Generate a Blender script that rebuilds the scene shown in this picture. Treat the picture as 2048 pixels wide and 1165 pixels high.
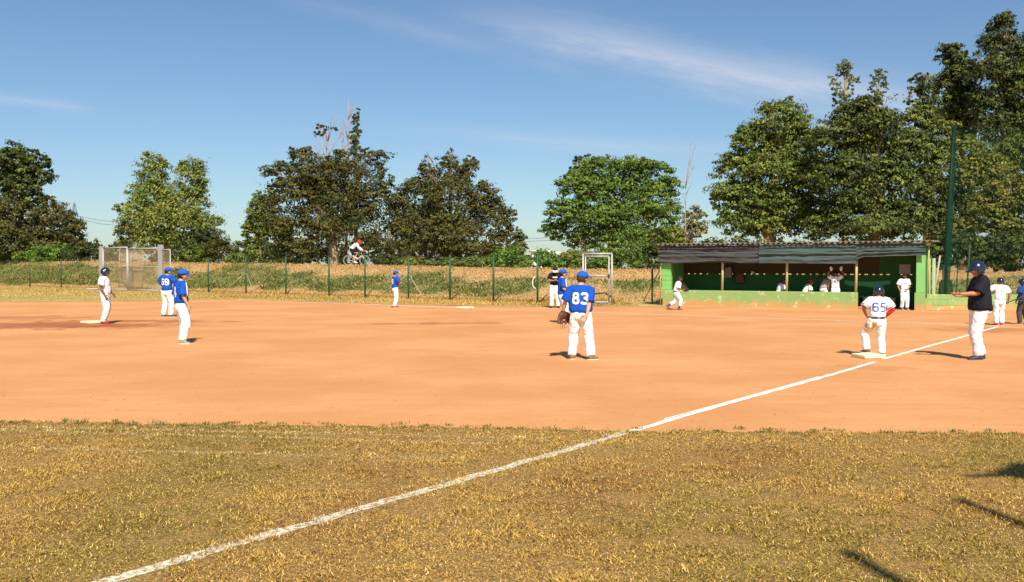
import bpy, bmesh, math, random
import numpy as np
from mathutils import Vector, Matrix, Quaternion, noise
from mathutils.bvhtree import BVHTree

scene = bpy.context.scene
for o in list(bpy.data.objects):
    bpy.data.objects.remove(o, do_unlink=True)
COL = scene.collection
R = math.radians
random.seed(7)

# ------------------------------------------------------------------ camera
FPX, W, HPX, HOR, EYE = 1900.0, 2048.0, 1165.0, 533.0, 1.62
PITCH = math.atan((HPX / 2 - HOR) / FPX)
cam_d = bpy.data.cameras.new('camera')
cam = bpy.data.objects.new('camera', cam_d)
COL.objects.link(cam)
cam.location = (0, 0, EYE)
cam.rotation_euler = (math.pi / 2 - PITCH, 0, 0)
cam_d.sensor_width = 36.0
cam_d.lens = 36.0 * FPX / W
cam_d.clip_start = 0.05
cam_d.clip_end = 20000
scene.camera = cam

# ------------------------------------------------------------------ sun and sky
SUN_EL = R(46)
SUN_AZ = Vector((0.17, -1.0)).normalized()            # horizontal direction towards the sun
to_sun = Vector((SUN_AZ.x * math.cos(SUN_EL), SUN_AZ.y * math.cos(SUN_EL), math.sin(SUN_EL)))
sun_d = bpy.data.lights.new('sun', 'SUN')
sun_d.energy = 4.6
sun_d.angle = R(0.53)
sun_d.color = (1.0, 0.93, 0.80)
sun = bpy.data.objects.new('sun', sun_d)
COL.objects.link(sun)
sun.rotation_euler = (-to_sun).to_track_quat('-Z', 'Y').to_euler()
sun.location = (20, -60, 60)

world = bpy.data.worlds.new('World')
scene.world = world
world.use_nodes = True
wt = world.node_tree
wt.nodes.clear()
def wn(t, **kw):
    n = wt.nodes.new(t)
    for k, v in kw.items():
        setattr(n, k, v)
    return n
def wmath(op, a, b=None, clamp=False):
    n = wn('ShaderNodeMath', operation=op, use_clamp=clamp)
    for i, v in enumerate((a, b)):
        if v is None:
            continue
        if isinstance(v, (int, float)):
            n.inputs[i].default_value = v
        else:
            wt.links.new(v, n.inputs[i])
    return n.outputs[0]
sky = wn('ShaderNodeTexSky', sky_type='NISHITA', sun_disc=False)
sky.sun_elevation = SUN_EL
sky.sun_rotation = math.atan2(SUN_AZ.x, SUN_AZ.y)
sky.altitude = 0
sky.air_density = 1.0
sky.dust_density = 0.45
sky.ozone_density = 4.0
tc = wn('ShaderNodeTexCoord')
sep = wn('ShaderNodeSeparateXYZ')
wt.links.new(tc.outputs['Generated'], sep.inputs[0])
dx, dy, dz = sep.outputs
ysafe = wmath('MAXIMUM', dy, 0.05)
U = wmath('DIVIDE', dx, ysafe)
V = wmath('DIVIDE', dz, ysafe)
# thin cirrus: long streaks descending to the right, torn by stretched noise
def streak(u0, v0, slope, wid, u_lo, u_hi, amp, seed):
    line = wmath('ADD', wmath('MULTIPLY', wmath('SUBTRACT', U, u0), slope), v0)
    comb = wn('ShaderNodeCombineXYZ')
    wt.links.new(wmath('MULTIPLY', U, 3.0), comb.inputs[0])
    wt.links.new(wmath('MULTIPLY', wmath('SUBTRACT', V, wmath('MULTIPLY', U, slope)), 16.0), comb.inputs[1])
    comb.inputs[2].default_value = seed
    nz = wn('ShaderNodeTexNoise')
    nz.inputs['Scale'].default_value = 1.3
    nz.inputs['Detail'].default_value = 10
    nz.inputs['Roughness'].default_value = 0.66
    wt.links.new(comb.outputs[0], nz.inputs['Vector'])
    off = wmath('MULTIPLY', wmath('SUBTRACT', nz.outputs[0], 0.5), wid * 1.6)
    d = wmath('ABSOLUTE', wmath('ADD', wmath('SUBTRACT', V, line), off))
    g = wmath('SUBTRACT', 1.0, wmath('DIVIDE', d, wid), True)
    g = wmath('MULTIPLY', g, g)
    def ramp(a, b):
        m = wn('ShaderNodeMapRange', interpolation_type='SMOOTHSTEP')
        m.inputs['From Min'].default_value = a
        m.inputs['From Max'].default_value = b
        wt.links.new(U, m.inputs[0])
        return m.outputs[0]
    e = wmath('MULTIPLY', ramp(u_lo[0], u_lo[1]), ramp(u_hi[1], u_hi[0]))
    nn = wmath('ADD', wmath('MULTIPLY', nz.outputs[0], 1.7), -0.05)
    return wmath('MULTIPLY', wmath('MULTIPLY', wmath('MULTIPLY', g, e), nn), amp)
s1 = streak(0.15, 0.218, -0.19, 0.046, (-0.12, 0.14), (0.34, 0.62), 0.62, 1.0)
s2 = streak(-0.10, 0.248, -0.22, 0.018, (-0.35, -0.12), (-0.10, 0.02), 0.14, 4.0)
s3 = streak(0.1, 0.13, -0.06, 0.018, (-0.2, 0.0), (0.1, 0.4), 0.18, 7.0)
s4 = streak(-0.5, 0.172, -0.11, 0.012, (-0.9, -0.6), (-0.48, -0.42), 0.25, 9.0)
cl = wmath('ADD', wmath('ADD', s1, s2), wmath('ADD', s3, s4), True)
front = wmath('GREATER_THAN', dy, 0.06)
cl = wmath('MULTIPLY', cl, front)
cmix = wn('ShaderNodeMixRGB')
cmix.inputs[2].default_value = (7.6, 7.5, 8.0, 1)
wt.links.new(cl, cmix.inputs[0])
skt = wn('ShaderNodeMixRGB', blend_type='MULTIPLY')
skt.inputs[0].default_value = 1.0
skt.inputs[2].default_value = (0.90, 0.972, 1.01, 1)
wt.links.new(sky.outputs[0], skt.inputs[1])
wt.links.new(skt.outputs[0], cmix.inputs[1])
bg = wn('ShaderNodeBackground')
bg.inputs[1].default_value = 0.073
wt.links.new(cmix.outputs[0], bg.inputs[0])
wo = wn('ShaderNodeOutputWorld')
wt.links.new(bg.outputs[0], wo.inputs[0])

scene.view_settings.view_transform = 'Standard'
scene.view_settings.look = 'None'
scene.view_settings.exposure = 0.55
scene.view_settings.gamma = 1.0
scene.view_settings.use_curve_mapping = False

# ------------------------------------------------------------------ helpers
def ray(px, py):
    cx, cy = (px - W / 2) / FPX, (HPX / 2 - py) / FPX
    s, c = math.sin(PITCH), math.cos(PITCH)
    return Vector((cx, c + cy * s, -s + cy * c))
def ground(px, py, z=0.0):
    d = ray(px, py)
    t = (z - EYE) / d.z
    return Vector((d.x * t, d.y * t, z))
def at(px, py, Y):
    d = ray(px, py)
    t = Y / d.y
    return Vector((d.x * t, Y, EYE + d.z * t))
def on_line(px, A, B):
    """point on the ground line A-B seen in column px"""
    k = (px - W / 2) / FPX / math.cos(PITCH)
    t = (k * A[1] - A[0]) / ((B[0] - A[0]) - k * (B[1] - A[1]))
    return Vector((A[0] + t * (B[0] - A[0]), A[1] + t * (B[1] - A[1]), 0))
def zat(py, Y):
    return at(W / 2, py, Y).z

def tag(o, label=None, cat=None, group=None, kind=None):
    if label: o['label'] = label
    if cat: o['category'] = cat
    if group: o['group'] = group
    if kind: o['kind'] = kind
    return o
def empty(name, loc=(0, 0, 0), rz=0.0):
    o = bpy.data.objects.new(name, None)
    COL.objects.link(o)
    o.location = loc
    o.rotation_euler = (0, 0, rz)
    o.empty_display_size = 0.1
    return o
def obj(name, me, mat=None, parent=None, smooth=False):
    if isinstance(me, bmesh.types.BMesh):
        bm = me
        me = bpy.data.meshes.new(name)
        bm.normal_update()
        bm.to_mesh(me)
        bm.free()
    if mat is not None and not me.materials:
        me.materials.append(mat)
    if smooth:
        me.polygons.foreach_set('use_smooth', [True] * len(me.polygons))
    o = bpy.data.objects.new(name, me)
    COL.objects.link(o)
    if parent: o.parent = parent
    return o
def arrays_mesh(name, verts, faces, tint=None):
    """verts (n,3), faces (m,k) numpy -> mesh, with an optional per-vertex colour called tint"""
    me = bpy.data.meshes.new(name)
    verts = np.ascontiguousarray(verts, dtype=np.float32)
    faces = np.ascontiguousarray(faces, dtype=np.int32)
    m, k = faces.shape
    me.vertices.add(len(verts)); me.vertices.foreach_set('co', verts.ravel())
    me.loops.add(m * k); me.loops.foreach_set('vertex_index', faces.ravel())
    me.polygons.add(m)
    me.polygons.foreach_set('loop_start', np.arange(0, m * k, k, dtype=np.int32))
    me.polygons.foreach_set('loop_total', np.full(m, k, dtype=np.int32))
    me.update(calc_edges=True)
    if tint is not None:
        a = me.color_attributes.new('tint', 'FLOAT_COLOR', 'POINT')
        t = np.ones((len(verts), 4), dtype=np.float32)
        t[:, :3] = tint
        a.data.foreach_set('color', t.ravel())
    return me

# ---- mesh primitives into a bmesh
def ring_loft(bm, rings, cap=True, closed=False):
    vs = [[bm.verts.new(p) for p in r] for r in rings]
    n = len(vs[0])
    m = len(vs)
    for i in range(m if closed else m - 1):
        a, b = vs[i], vs[(i + 1) % m]
        for j in range(n):
            k = (j + 1) % n
            bm.faces.new((a[j], a[k], b[k], b[j]))
    if cap and not closed:
        bm.faces.new(list(reversed(vs[0])))
        bm.faces.new(vs[-1])
def tube(bm, pts, rad, n=8, cap=True, flat=None, ref=None):
    """tube through pts; rad a number, list of numbers or list of (ru, rv)"""
    pts = [Vector(p) for p in pts]
    rings = []
    u = None
    for i, p in enumerate(pts):
        t = (pts[min(i + 1, len(pts) - 1)] - pts[max(i - 1, 0)]).normalized()
        if u is None:
            rv = Vector(ref) if ref else (Vector((0, 0, 1)) if abs(t.z) < 0.9 else Vector((1, 0, 0)))
            u = rv - t * rv.dot(t)
        else:
            u = u - t * u.dot(t)
        u.normalize()
        v = t.cross(u)
        r = rad[i] if isinstance(rad, (list, tuple)) else rad
        ru, rv_ = r if isinstance(r, (list, tuple)) else (r, r)
        rings.append([p + u * (ru * math.cos(2 * math.pi * j / n)) + v * (rv_ * math.sin(2 * math.pi * j / n)) for j in range(n)])
    ring_loft(bm, rings, cap)
def box(bm, x0, x1, y0, y1, z0, z1, mat=None, bevel=0):
    co = [(x, y, z) for x in (x0, x1) for y in (y0, y1) for z in (z0, z1)]
    v = [bm.verts.new((mat @ Vector(c)) if mat else c) for c in co]
    f = [bm.faces.new([v[i] for i in q]) for q in ((0, 1, 3, 2), (4, 6, 7, 5), (0, 4, 5, 1), (2, 3, 7, 6), (0, 2, 6, 4), (1, 5, 7, 3))]
    if bevel:
        es = list({e for q in f for e in q.edges})
        bmesh.ops.bevel(bm, geom=es, offset=bevel, segments=2, affect='EDGES', profile=0.6)
def ball(bm, c, r, M=None, seg=12, rings=8):
    c = Vector(c)
    r = (r, r, r) if isinstance(r, (int, float)) else r
    rows = []
    for i in range(1, rings):
        th = math.pi * i / rings
        row = []
        for j in range(seg):
            ph = 2 * math.pi * j / seg
            p = Vector((r[0] * math.sin(th) * math.cos(ph), r[1] * math.sin(th) * math.sin(ph), -r[2] * math.cos(th)))
            row.append(c + (M @ p if M else p))
        rows.append(row)
    ring_loft(bm, rows, True)
def new_box(name, dims, mat, parent=None, bevel=0):
    bm = bmesh.new(); box(bm, *dims, bevel=bevel)
    return obj(name, bm, mat, parent)
def new_tube(name, pts, rad, mat, parent=None, n=8, smooth=True):
    bm = bmesh.new(); tube(bm, pts, rad, n)
    return obj(name, bm, mat, parent, smooth)
def fuse(bm, voxel, iters=4, fac=0.5):
    """join overlapping closed lofts into one continuous surface"""
    me = bpy.data.meshes.new('tmp')
    bmesh.ops.recalc_face_normals(bm, faces=bm.faces)
    bm.to_mesh(me); bm.free()
    o = bpy.data.objects.new('tmp', me)
    COL.objects.link(o)
    m = o.modifiers.new('r', 'REMESH'); m.mode = 'VOXEL'; m.voxel_size = voxel
    s = o.modifiers.new('s', 'SMOOTH'); s.iterations = iters; s.factor = fac
    dg = bpy.context.evaluated_depsgraph_get()
    dg.update()
    res = bpy.data.meshes.new_from_object(o.evaluated_get(dg))
    bpy.data.objects.remove(o); bpy.data.meshes.remove(me)
    return res

# ---- materials
MATS = {}
def material(name, color, rough=0.7, var=0.12, scale=6.0, bump=0.0, bscale=40.0, spec=0.3, metal=0.0, coat=0.0, extra=None):
    if name in MATS: return MATS[name]
    m = bpy.data.materials.new(name); m.use_nodes = True
    nt = m.node_tree; b = nt.nodes['Principled BSDF']
    b.inputs['Roughness'].default_value = rough
    b.inputs['Specular IOR Level'].default_value = spec
    b.inputs['Metallic'].default_value = metal
    b.inputs['Coat Weight'].default_value = coat
    tcn = nt.nodes.new('ShaderNodeTexCoord')
    nz = nt.nodes.new('ShaderNodeTexNoise'); nz.inputs['Scale'].default_value = scale; nz.inputs['Detail'].default_value = 6
    nt.links.new(tcn.outputs['Object'], nz.inputs['Vector'])
    mix = nt.nodes.new('ShaderNodeMixRGB')
    mix.inputs[1].default_value = (*[c * (1 - var) for c in color], 1)
    mix.inputs[2].default_value = (*[min(1, c * (1 + var)) for c in color], 1)
    nt.links.new(nz.outputs[0], mix.inputs[0])
    nt.links.new(mix.outputs[0], b.inputs['Base Color'])
    if bump:
        n2 = nt.nodes.new('ShaderNodeTexNoise'); n2.inputs['Scale'].default_value = bscale; n2.inputs['Detail'].default_value = 5
        nt.links.new(tcn.outputs['Object'], n2.inputs['Vector'])
        bp = nt.nodes.new('ShaderNodeBump'); bp.inputs['Strength'].default_value = bump; bp.inputs['Distance'].default_value = 0.02
        nt.links.new(n2.outputs[0], bp.inputs['Height']); nt.links.new(bp.outputs[0], b.inputs['Normal'])
    if extra: extra(nt, b, tcn, mix)
    MATS[name] = m
    return m
class G:
    """small node-graph helper"""
    def __init__(s, nt): s.nt = nt
    def n(s, t, **kw):
        x = s.nt.nodes.new(t)
        for k, v in kw.items(): setattr(x, k, v)
        return x
    def put(s, sock, v):
        if isinstance(v, bpy.types.NodeSocket): s.nt.links.new(v, sock)
        elif isinstance(v, (tuple, list)) and len(v) == 3 and sock.type == 'RGBA': sock.default_value = (*v, 1)
        else: sock.default_value = v
    def m(s, op, a, b=0.0, clamp=False):
        x = s.n('ShaderNodeMath', operation=op, use_clamp=clamp); s.put(x.inputs[0], a); s.put(x.inputs[1], b); return x.outputs[0]
    def mix(s, f, a, b, t='MIX'):
        x = s.n('ShaderNodeMixRGB', blend_type=t); s.put(x.inputs[0], f); s.put(x.inputs[1], a); s.put(x.inputs[2], b); return x.outputs[0]
    def noise(s, vec, scale, detail=5, rough=0.55):
        x = s.n('ShaderNodeTexNoise'); s.put(x.inputs['Vector'], vec); x.inputs['Scale'].default_value = scale
        x.inputs['Detail'].default_value = detail; x.inputs['Roughness'].default_value = rough; return x.outputs[0]
    def ramp(s, v, a, b):
        x = s.n('ShaderNodeMapRange', interpolation_type='SMOOTHSTEP'); s.put(x.inputs[0], v)
        x.inputs[1].default_value = a; x.inputs[2].default_value = b; return x.outputs[0]
    def scale(s, vec, k, off=(0, 0, 0)):
        x = s.n('ShaderNodeMapping'); s.put(x.inputs[0], vec); x.inputs['Scale'].default_value = k; x.inputs['Location'].default_value = off; return x.outputs[0]
def blank_mat(name):
    m = bpy.data.materials.new(name); m.use_nodes = True
    MATS[name] = m
    return m, G(m.node_tree), m.node_tree.nodes['Principled BSDF']
def tint_mat(name, transl=0.25, rough=0.6, spec=0.2):
    """leaf and blade material: colour from the mesh, some light passes through"""
    m = bpy.data.materials.new(name); m.use_nodes = True
    nt = m.node_tree; nt.nodes.clear(); g = G(nt)
    a = g.n('ShaderNodeAttribute', attribute_name='tint')
    p = g.n('ShaderNodeBsdfPrincipled'); p.inputs['Roughness'].default_value = rough; p.inputs['Specular IOR Level'].default_value = spec
    nt.links.new(a.outputs['Color'], p.inputs['Base Color'])
    t = g.n('ShaderNodeBsdfTranslucent'); nt.links.new(a.outputs['Color'], t.inputs[0])
    mx = g.n('ShaderNodeMixShader'); mx.inputs[0].default_value = transl
    nt.links.new(p.outputs[0], mx.inputs[1]); nt.links.new(t.outputs[0], mx.inputs[2])
    o = g.n('ShaderNodeOutputMaterial'); nt.links.new(mx.outputs[0], o.inputs[0])
    MATS[name] = m
    return m
LEAF = tint_mat('leaf', 0.30)
BLADE = tint_mat('grass_blade', 0.12, 0.9, 0.03)
def net_mat(name, color, cover):
    m = bpy.data.materials.new(name); m.use_nodes = True
    nt = m.node_tree; nt.nodes.clear(); g = G(nt)
    d = g.n('ShaderNodeBsdfDiffuse'); d.inputs[0].default_value = (*color, 1)
    t = g.n('ShaderNodeBsdfTransparent')
    mx = g.n('ShaderNodeMixShader')
    tcn = g.n('ShaderNodeTexCoord')
    nz = g.noise(tcn.outputs['Object'], 1.2, 4)
    g.put(mx.inputs[0], g.m('MULTIPLY', g.m('ADD', nz, 0.5), cover))
    nt.links.new(t.outputs[0], mx.inputs[1]); nt.links.new(d.outputs[0], mx.inputs[2])
    o = g.n('ShaderNodeOutputMaterial'); nt.links.new(mx.outputs[0], o.inputs[0])
    MATS[name] = m
    return m

# ================================================================== THE SETTING
def vnoise(x, y, scale, seed, octaves=3):
    """smooth value noise in numpy, 0..1"""
    x = np.asarray(x, float); y = np.asarray(y, float)
    tot = np.zeros_like(x); amp = 1.0; s = 0.0
    for k in range(octaves):
        rg = np.random.default_rng(seed + 31 * k)
        T = rg.random((257, 257))
        u = x * scale * 2 ** k + 1000.3; v = y * scale * 2 ** k + 1000.7
        iu = np.floor(u).astype(int); iv = np.floor(v).astype(int)
        fu = u - iu; fv = v - iv
        fu = fu * fu * (3 - 2 * fu); fv = fv * fv * (3 - 2 * fv)
        iu %= 256; iv %= 256
        n = (T[iu, iv] * (1 - fu) + T[iu + 1, iv] * fu) * (1 - fv) + (T[iu, iv + 1] * (1 - fu) + T[iu + 1, iv + 1] * fu) * fv
        tot += n * amp; s += amp; amp *= 0.5
    return tot / s
def sstep(t):
    t = np.clip(t, 0, 1); return t * t * (3 - 2 * t)

# fields at the horizon
m, g, b = blank_mat('field')
tcn = g.n('ShaderNodeTexCoord'); P = tcn.outputs['Object']
g.put(b.inputs['Base Color'], g.mix(g.noise(P, 0.15, 6), (0.20, 0.19, 0.06), (0.30, 0.22, 0.09)))
b.inputs['Roughness'].default_value = 0.9
bm = bmesh.new()
S = 6000
bm.faces.new([bm.verts.new(c) for c in ((-S, -60, -0.02), (S, -60, -0.02), (S, S, -0.02), (-S, S, -0.02))])
tag(obj('ground', bm, m), kind='structure')

# ---- red clay infield
edge_near = [(-700, 836), (0, 846), (500, 852), (900, 857), (1290, 864), (1700, 867), (2048, 869), (2800, 874)]
NEAR = [ground(*p) for p in edge_near]
edge_far = [(-900, 612), (-300, 606), (0, 603.5), (300, 602), (420, 599), (480, 598.5), (600, 603), (700, 606.5), (820, 609.5), (1000, 612.5), (1160, 613), (1330, 614)]
FAR = [ground(*p) for p in edge_far]
def near_y(x):
    return np.interp(x, [p.x for p in NEAR], [p.y for p in NEAR])
bm = bmesh.new()
def wob(p, a):
    return Vector((p.x, p.y + a * (noise.noise(Vector((p.x * 1.7, p.y * 1.7, 3))) + 0.6 * noise.noise(Vector((p.x * 6, p.y * 6, 9))) + 0.5 * noise.noise(Vector((p.x * 19, p.y * 19, 4)))), p.z))
def dense(pts, step):
    out = []
    for a, c in zip(pts, pts[1:]):
        n = max(1, int((c - a).length / step))
        out += [a.lerp(c, i / n) for i in range(n)]
    return out + [pts[-1]]
near = [wob(p, 0.075) for p in dense(NEAR, 0.05)]
far = [wob(p, 0.45) for p in dense(FAR, 0.5)]
far += [Vector((8, 42, 0)), Vector((17.5, 37, 0)), Vector((30, 34, 0)), Vector((40, 20, 0))]
bm.faces.new([bm.verts.new((p.x, p.y, 0.0)) for p in near + list(reversed(far))])
bmesh.ops.triangulate(bm, faces=bm.faces)
m, g, b = blank_mat('red_clay')
tcn = g.n('ShaderNodeTexCoord'); P = tcn.outputs['Object']
c = g.mix(g.ramp(g.noise(P, 0.35, 4), 0.35, 0.68), (0.55, 0.255, 0.099), (0.64, 0.316, 0.134))
c = g.mix(g.m('MULTIPLY', g.ramp(g.noise(g.scale(P, (0.5, 2.6, 1)), 1.1, 5, 0.6), 0.42, 0.75), 0.45), c, (0.55, 0.225, 0.085))
c = g.mix(g.m('MULTIPLY', g.ramp(g.noise(P, 9, 5, 0.7), 0.52, 0.75), 0.32), c, (0.45, 0.19, 0.08))
c = g.mix(g.m('MULTIPLY', g.ramp(g.noise(P, 60, 3, 0.7), 0.55, 0.8), 0.35), c, (0.78, 0.47, 0.25))
c = g.mix(g.m('MULTIPLY', g.ramp(g.noise(g.scale(P, (0.7, 1.2, 1), (3, 5, 0)), 2.8, 8, 0.72), 0.56, 0.70), 0.5), c, (0.44, 0.19, 0.085))
c = g.mix(g.m('MULTIPLY', g.ramp(g.noise(g.scale(P, (0.25, 1.8, 1), (9, 2, 0)), 2.0, 6, 0.7), 0.58, 0.72), 0.35), c, (0.74, 0.40, 0.19))
# damp, scuffed earth where feet dig in: around the bases and at the pitcher's spot
def stain(c, px, py, rx, ry, amt, col=(0.30, 0.085, 0.035)):
    q = ground(px, py)
    mp = g.scale(P, (1 / rx, 1 / ry, 0), (-q.x / rx, -q.y / ry, 0))
    ln = g.n('ShaderNodeVectorMath', operation='LENGTH'); g.put(ln.inputs[0], mp)
    nz = g.noise(g.scale(P, (0.9, 0.55, 1)), 1.3, 6, 0.65)
    d = g.m('ADD', ln.outputs['Value'], g.m('MULTIPLY', g.m('SUBTRACT', nz, 0.5), 2.6))
    f = g.m('MULTIPLY', g.ramp(d, 1.0, 0.35), amt)
    return g.mix(f, c, col)
for a in ((90, 650, 3.6, 2.4, 0.75), (230, 652, 2.3, 1.2, 0.7), (300, 643, 3.2, 0.9, 0.6), (20, 636, 3.0, 1.6, 0.5), (900, 647, 1.6, 0.8, 0.5), (790, 648, 1.4, 0.6, 0.5),
          (1990, 660, 1.6, 1.6, 0.35), (1730, 735, 0.9, 0.5, 0.25)):
    c = stain(c, *a)
g.put(b.inputs['Base Color'], c)
b.inputs['Roughness'].default_value = 0.95
b.inputs['Specular IOR Level'].default_value = 0.1
bp = g.n('ShaderNodeBump'); bp.inputs['Strength'].default_value = 0.55; bp.inputs['Distance'].default_value = 0.02
g.put(bp.inputs['Height'], g.m('ADD', g.noise(g.scale(P, (1.0, 1.6, 1)), 7, 7, 0.7), g.m('MULTIPLY', g.noise(P, 1.6, 3), 1.2)))
g.put(b.inputs['Normal'], bp.outputs[0])
tag(obj('infield', bm, m), kind='structure')

# ---- foul lines of chalk
LA, LB = ground(215, 1165), ground(1995, 654)
LDIR = (LB - LA).normalized(); LNRM = Vector((LDIR.y, -LDIR.x, 0))
def chalk_mat():
    m, g, b = blank_mat('chalk')
    tcn = g.n('ShaderNodeTexCoord'); P = tcn.outputs['Object']
    c = g.mix(g.noise(P, 5, 5), (0.86, 0.80, 0.66), (0.90, 0.86, 0.76))
    c = g.mix(g.ramp(g.noise(P, 20, 6, 0.75), 0.54, 0.70), c, (0.66, 0.40, 0.20))
    g.put(b.inputs['Base Color'], c); b.inputs['Roughness'].default_value = 0.95
    return m
CHALK = chalk_mat()
CHALKG, g, b = blank_mat('chalk_in_grass')
tcn = g.n('ShaderNodeTexCoord'); P = tcn.outputs['Object']
g.put(b.inputs['Base Color'], g.mix(g.ramp(g.noise(P, 26, 5, 0.75), 0.47, 0.56), (0.68, 0.62, 0.48), (0.32, 0.21, 0.07))); b.inputs['Roughness'].default_value = 0.95
def ribbon(name, A, B, w, z, step=0.12, rag=0.5, cover=1.0, seed=0, sway=0.0, mat=None):
    """a chalk line of many short ragged pieces that follow the ground"""
    d = B - A; L = d.length; d.normalize(); nn = Vector((d.y, -d.x, 0))
    n = int(L / step)
    vs = []
    for i in range(n + 1):
        p = A + d * (L * i / n) + nn * (sway * noise.noise(Vector((i * step * 0.25, seed, 7))))
        e1 = w / 2 * (1 + rag * noise.noise(Vector((i * step * 3.1, seed, 0))))
        e2 = w / 2 * (1 + rag * noise.noise(Vector((i * step * 3.1, seed, 5))))
        vs.append((p - nn * e1, p + nn * e2))
    bm = bmesh.new()
    prev = None
    for i, (a, c) in enumerate(vs):
        cur = (bm.verts.new((a.x, a.y, z)), bm.verts.new((c.x, c.y, z)))
        gap = cover < 1 and noise.noise(Vector((i * step * 0.9, seed, 11))) * 0.5 + 0.5 > cover
        if prev and not gap: bm.faces.new((prev[0], prev[1], cur[1], cur[0]))
        prev = cur
    loose = [v for v in bm.verts if not v.link_faces]
    bmesh.ops.delete(bm, geom=loose, context='VERTS')
    return tag(obj(name, bm, mat or CHALK), kind='structure')
CL0 = ground(1262, 864)
ribbon('foul_line', CL0, ground(1750, 724.5), 0.085, 0.004, step=0.04, rag=0.6, seed=1, sway=0.04)
ribbon('foul_line', ground(1768, 718.5), LB, 0.085, 0.004, step=0.04, rag=0.6, seed=2, sway=0.04)
ribbon('foul_line', CL0 - LDIR * 0.02, LA - LDIR * 1.6, 0.10, 0.007, step=0.03, rag=0.8, seed=3, cover=0.8, sway=0.03, mat=CHALKG)
# the older, thinner line beside it
ribbon('foul_line', ground(1328, 839.5), ground(1640, 754), 0.024, 0.006, rag=0.6, seed=4, cover=0.8, sway=0.02)
# third base line
TA, TB = ground(470, 599), ground(2018, 653)
T3 = ground(930, 617)
ribbon('foul_line', TA, T3, 0.11, 0.004, 0.25, 0.4, 0.9, 5)
ribbon('foul_line', T3, TB, 0.085, 0.004, 0.25, 0.5, 0.80, 6)
ribbon('foul_line', ground(1985, 655.5), ground(2040, 656), 0.06, 0.006, 0.2, 0.5, 0.85, 8)

# ---- lawn in front of the infield: the soil under it, then the blades
bm = bmesh.new()
lawn_edge = [wob(p, 0.075) for p in dense(NEAR, 0.05)]
bm.faces.new([bm.verts.new((p.x, p.y + 0.02, 0.004)) for p in lawn_edge] + [bm.verts.new((p[0], p[1], 0.004)) for p in ((14, -20), (-14, -20))])
bmesh.ops.triangulate(bm, faces=bm.faces)
m, g, b = blank_mat('lawn_soil')
tcn = g.n('ShaderNodeTexCoord'); P = tcn.outputs['Object']
c = g.mix(g.noise(P, 1.2, 5), (0.45, 0.275, 0.07), (0.36, 0.24, 0.05))
c = g.mix(g.ramp(g.noise(P, 35, 6, 0.7), 0.35, 0.7), (0.16, 0.09, 0.026), c)
g.put(b.inputs['Base Color'], c); b.inputs['Roughness'].default_value = 0.95
bp = g.n('ShaderNodeBump'); bp.inputs['Strength'].default_value = 0.6; bp.inputs['Distance'].default_value = 0.02
g.put(bp.inputs['Height'], g.noise(P, 40, 5, 0.7)); g.put(b.inputs['Normal'], bp.outputs[0])
tag(obj('lawn', bm, m), kind='structure')

def blades(x, y, z, length, width, lean, tint, seed, curl=0.6):
    """bent blades of grass: two triangles each"""
    rg = np.random.default_rng(seed)
    n = len(x)
    a = rg.random(n) * 2 * np.pi
    w = a + np.pi / 2 + rg.normal(0, 0.4, n)
    base = np.stack([x, y, z], 1)
    hd = np.stack([np.cos(a), np.sin(a), np.zeros(n)], 1)
    wd = np.stack([np.cos(w), np.sin(w), np.zeros(n)], 1) * (width / 2)[:, None]
    up = np.array([0, 0, 1.0])
    mid = base + hd * (length * 0.5 * np.sin(lean))[:, None] + up * (length * 0.5 * np.cos(lean))[:, None]
    l2 = lean + curl * rg.random(n)
    tip = mid + hd * (length * 0.5 * np.sin(l2))[:, None] + up * (length * 0.5 * np.cos(l2))[:, None]
    tip += rg.normal(0, 0.12, (n, 3)) * length[:, None] * np.array([1, 1, 0.2])
    tip[:, 2] = np.maximum(tip[:, 2], z + 0.004)
    V = np.stack([base, mid + wd, tip, mid - wd], 1)   # 4 per blade
    i = np.arange(n)[:, None] * 4
    verts = V.reshape(-1, 3)
    tri = np.concatenate([i + np.array([[0, 1, 3]]), i + np.array([[3, 1, 2]])], 0)
    return verts, tri, np.repeat(tint, 4, 0)
STRAW, STRAW2, OLIVE, GREEN, BROWN = (np.array(v) for v in ((0.57, 0.345, 0.082), (0.72, 0.485, 0.17), (0.34, 0.24, 0.038), (0.19, 0.175, 0.028), (0.37, 0.175, 0.05)))
def grass_tint(x, y, rg, dry=0.5, g_scale=0.55, seed=40):
    n = len(x)
    p = vnoise(x, y, g_scale, seed, 3) + rg.normal(0, 0.10, n)
    q = vnoise(x, y, g_scale * 2.3, seed + 5, 2) + rg.normal(0, 0.14, n)
    t = np.where((p > dry)[:, None], OLIVE, STRAW)
    t = np.where(((p > dry + 0.10) & (rg.random(n) < 0.6))[:, None], GREEN, t)
    t = np.where((q > 0.62)[:, None] & (p < dry)[:, None], BROWN, t)
    t = np.where((rg.random(n) < 0.22)[:, None], STRAW2, t)
    t = np.where((rg.random(n) < 0.11)[:, None], np.array([0.08, 0.048, 0.016]), t)  # near-black blades: shade between tufts put into the blade colour
    return t * rg.uniform(0.7, 1.25, n)[:, None]
rg = np.random.default_rng(11)
N = 500000
y = 3.6 + (9.9 - 3.6) * rg.random(N) ** 0.85
x = (rg.random(N) * 2 - 1) * (0.56 * y + 0.9)
keep = y < near_y(x) + 0.03 + 0.26 * (vnoise(x, y, 3.0, 8, 3) - 0.5) + rg.exponential(0.02, N)
keep &= rg.random(N) < 0.40 + 1.0 * vnoise(x, y, 8.0, 77, 2)
x, y = x[keep], y[keep]; N = len(x)
ln = rg.uniform(0.016, 0.046, N) * (0.25 + 1.35 * vnoise(x, y, 6.5, 5, 2) ** 1.6)
tuft = rg.random(N) < 0.03
ln = np.where(tuft, ln * 1.7, ln)
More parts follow.
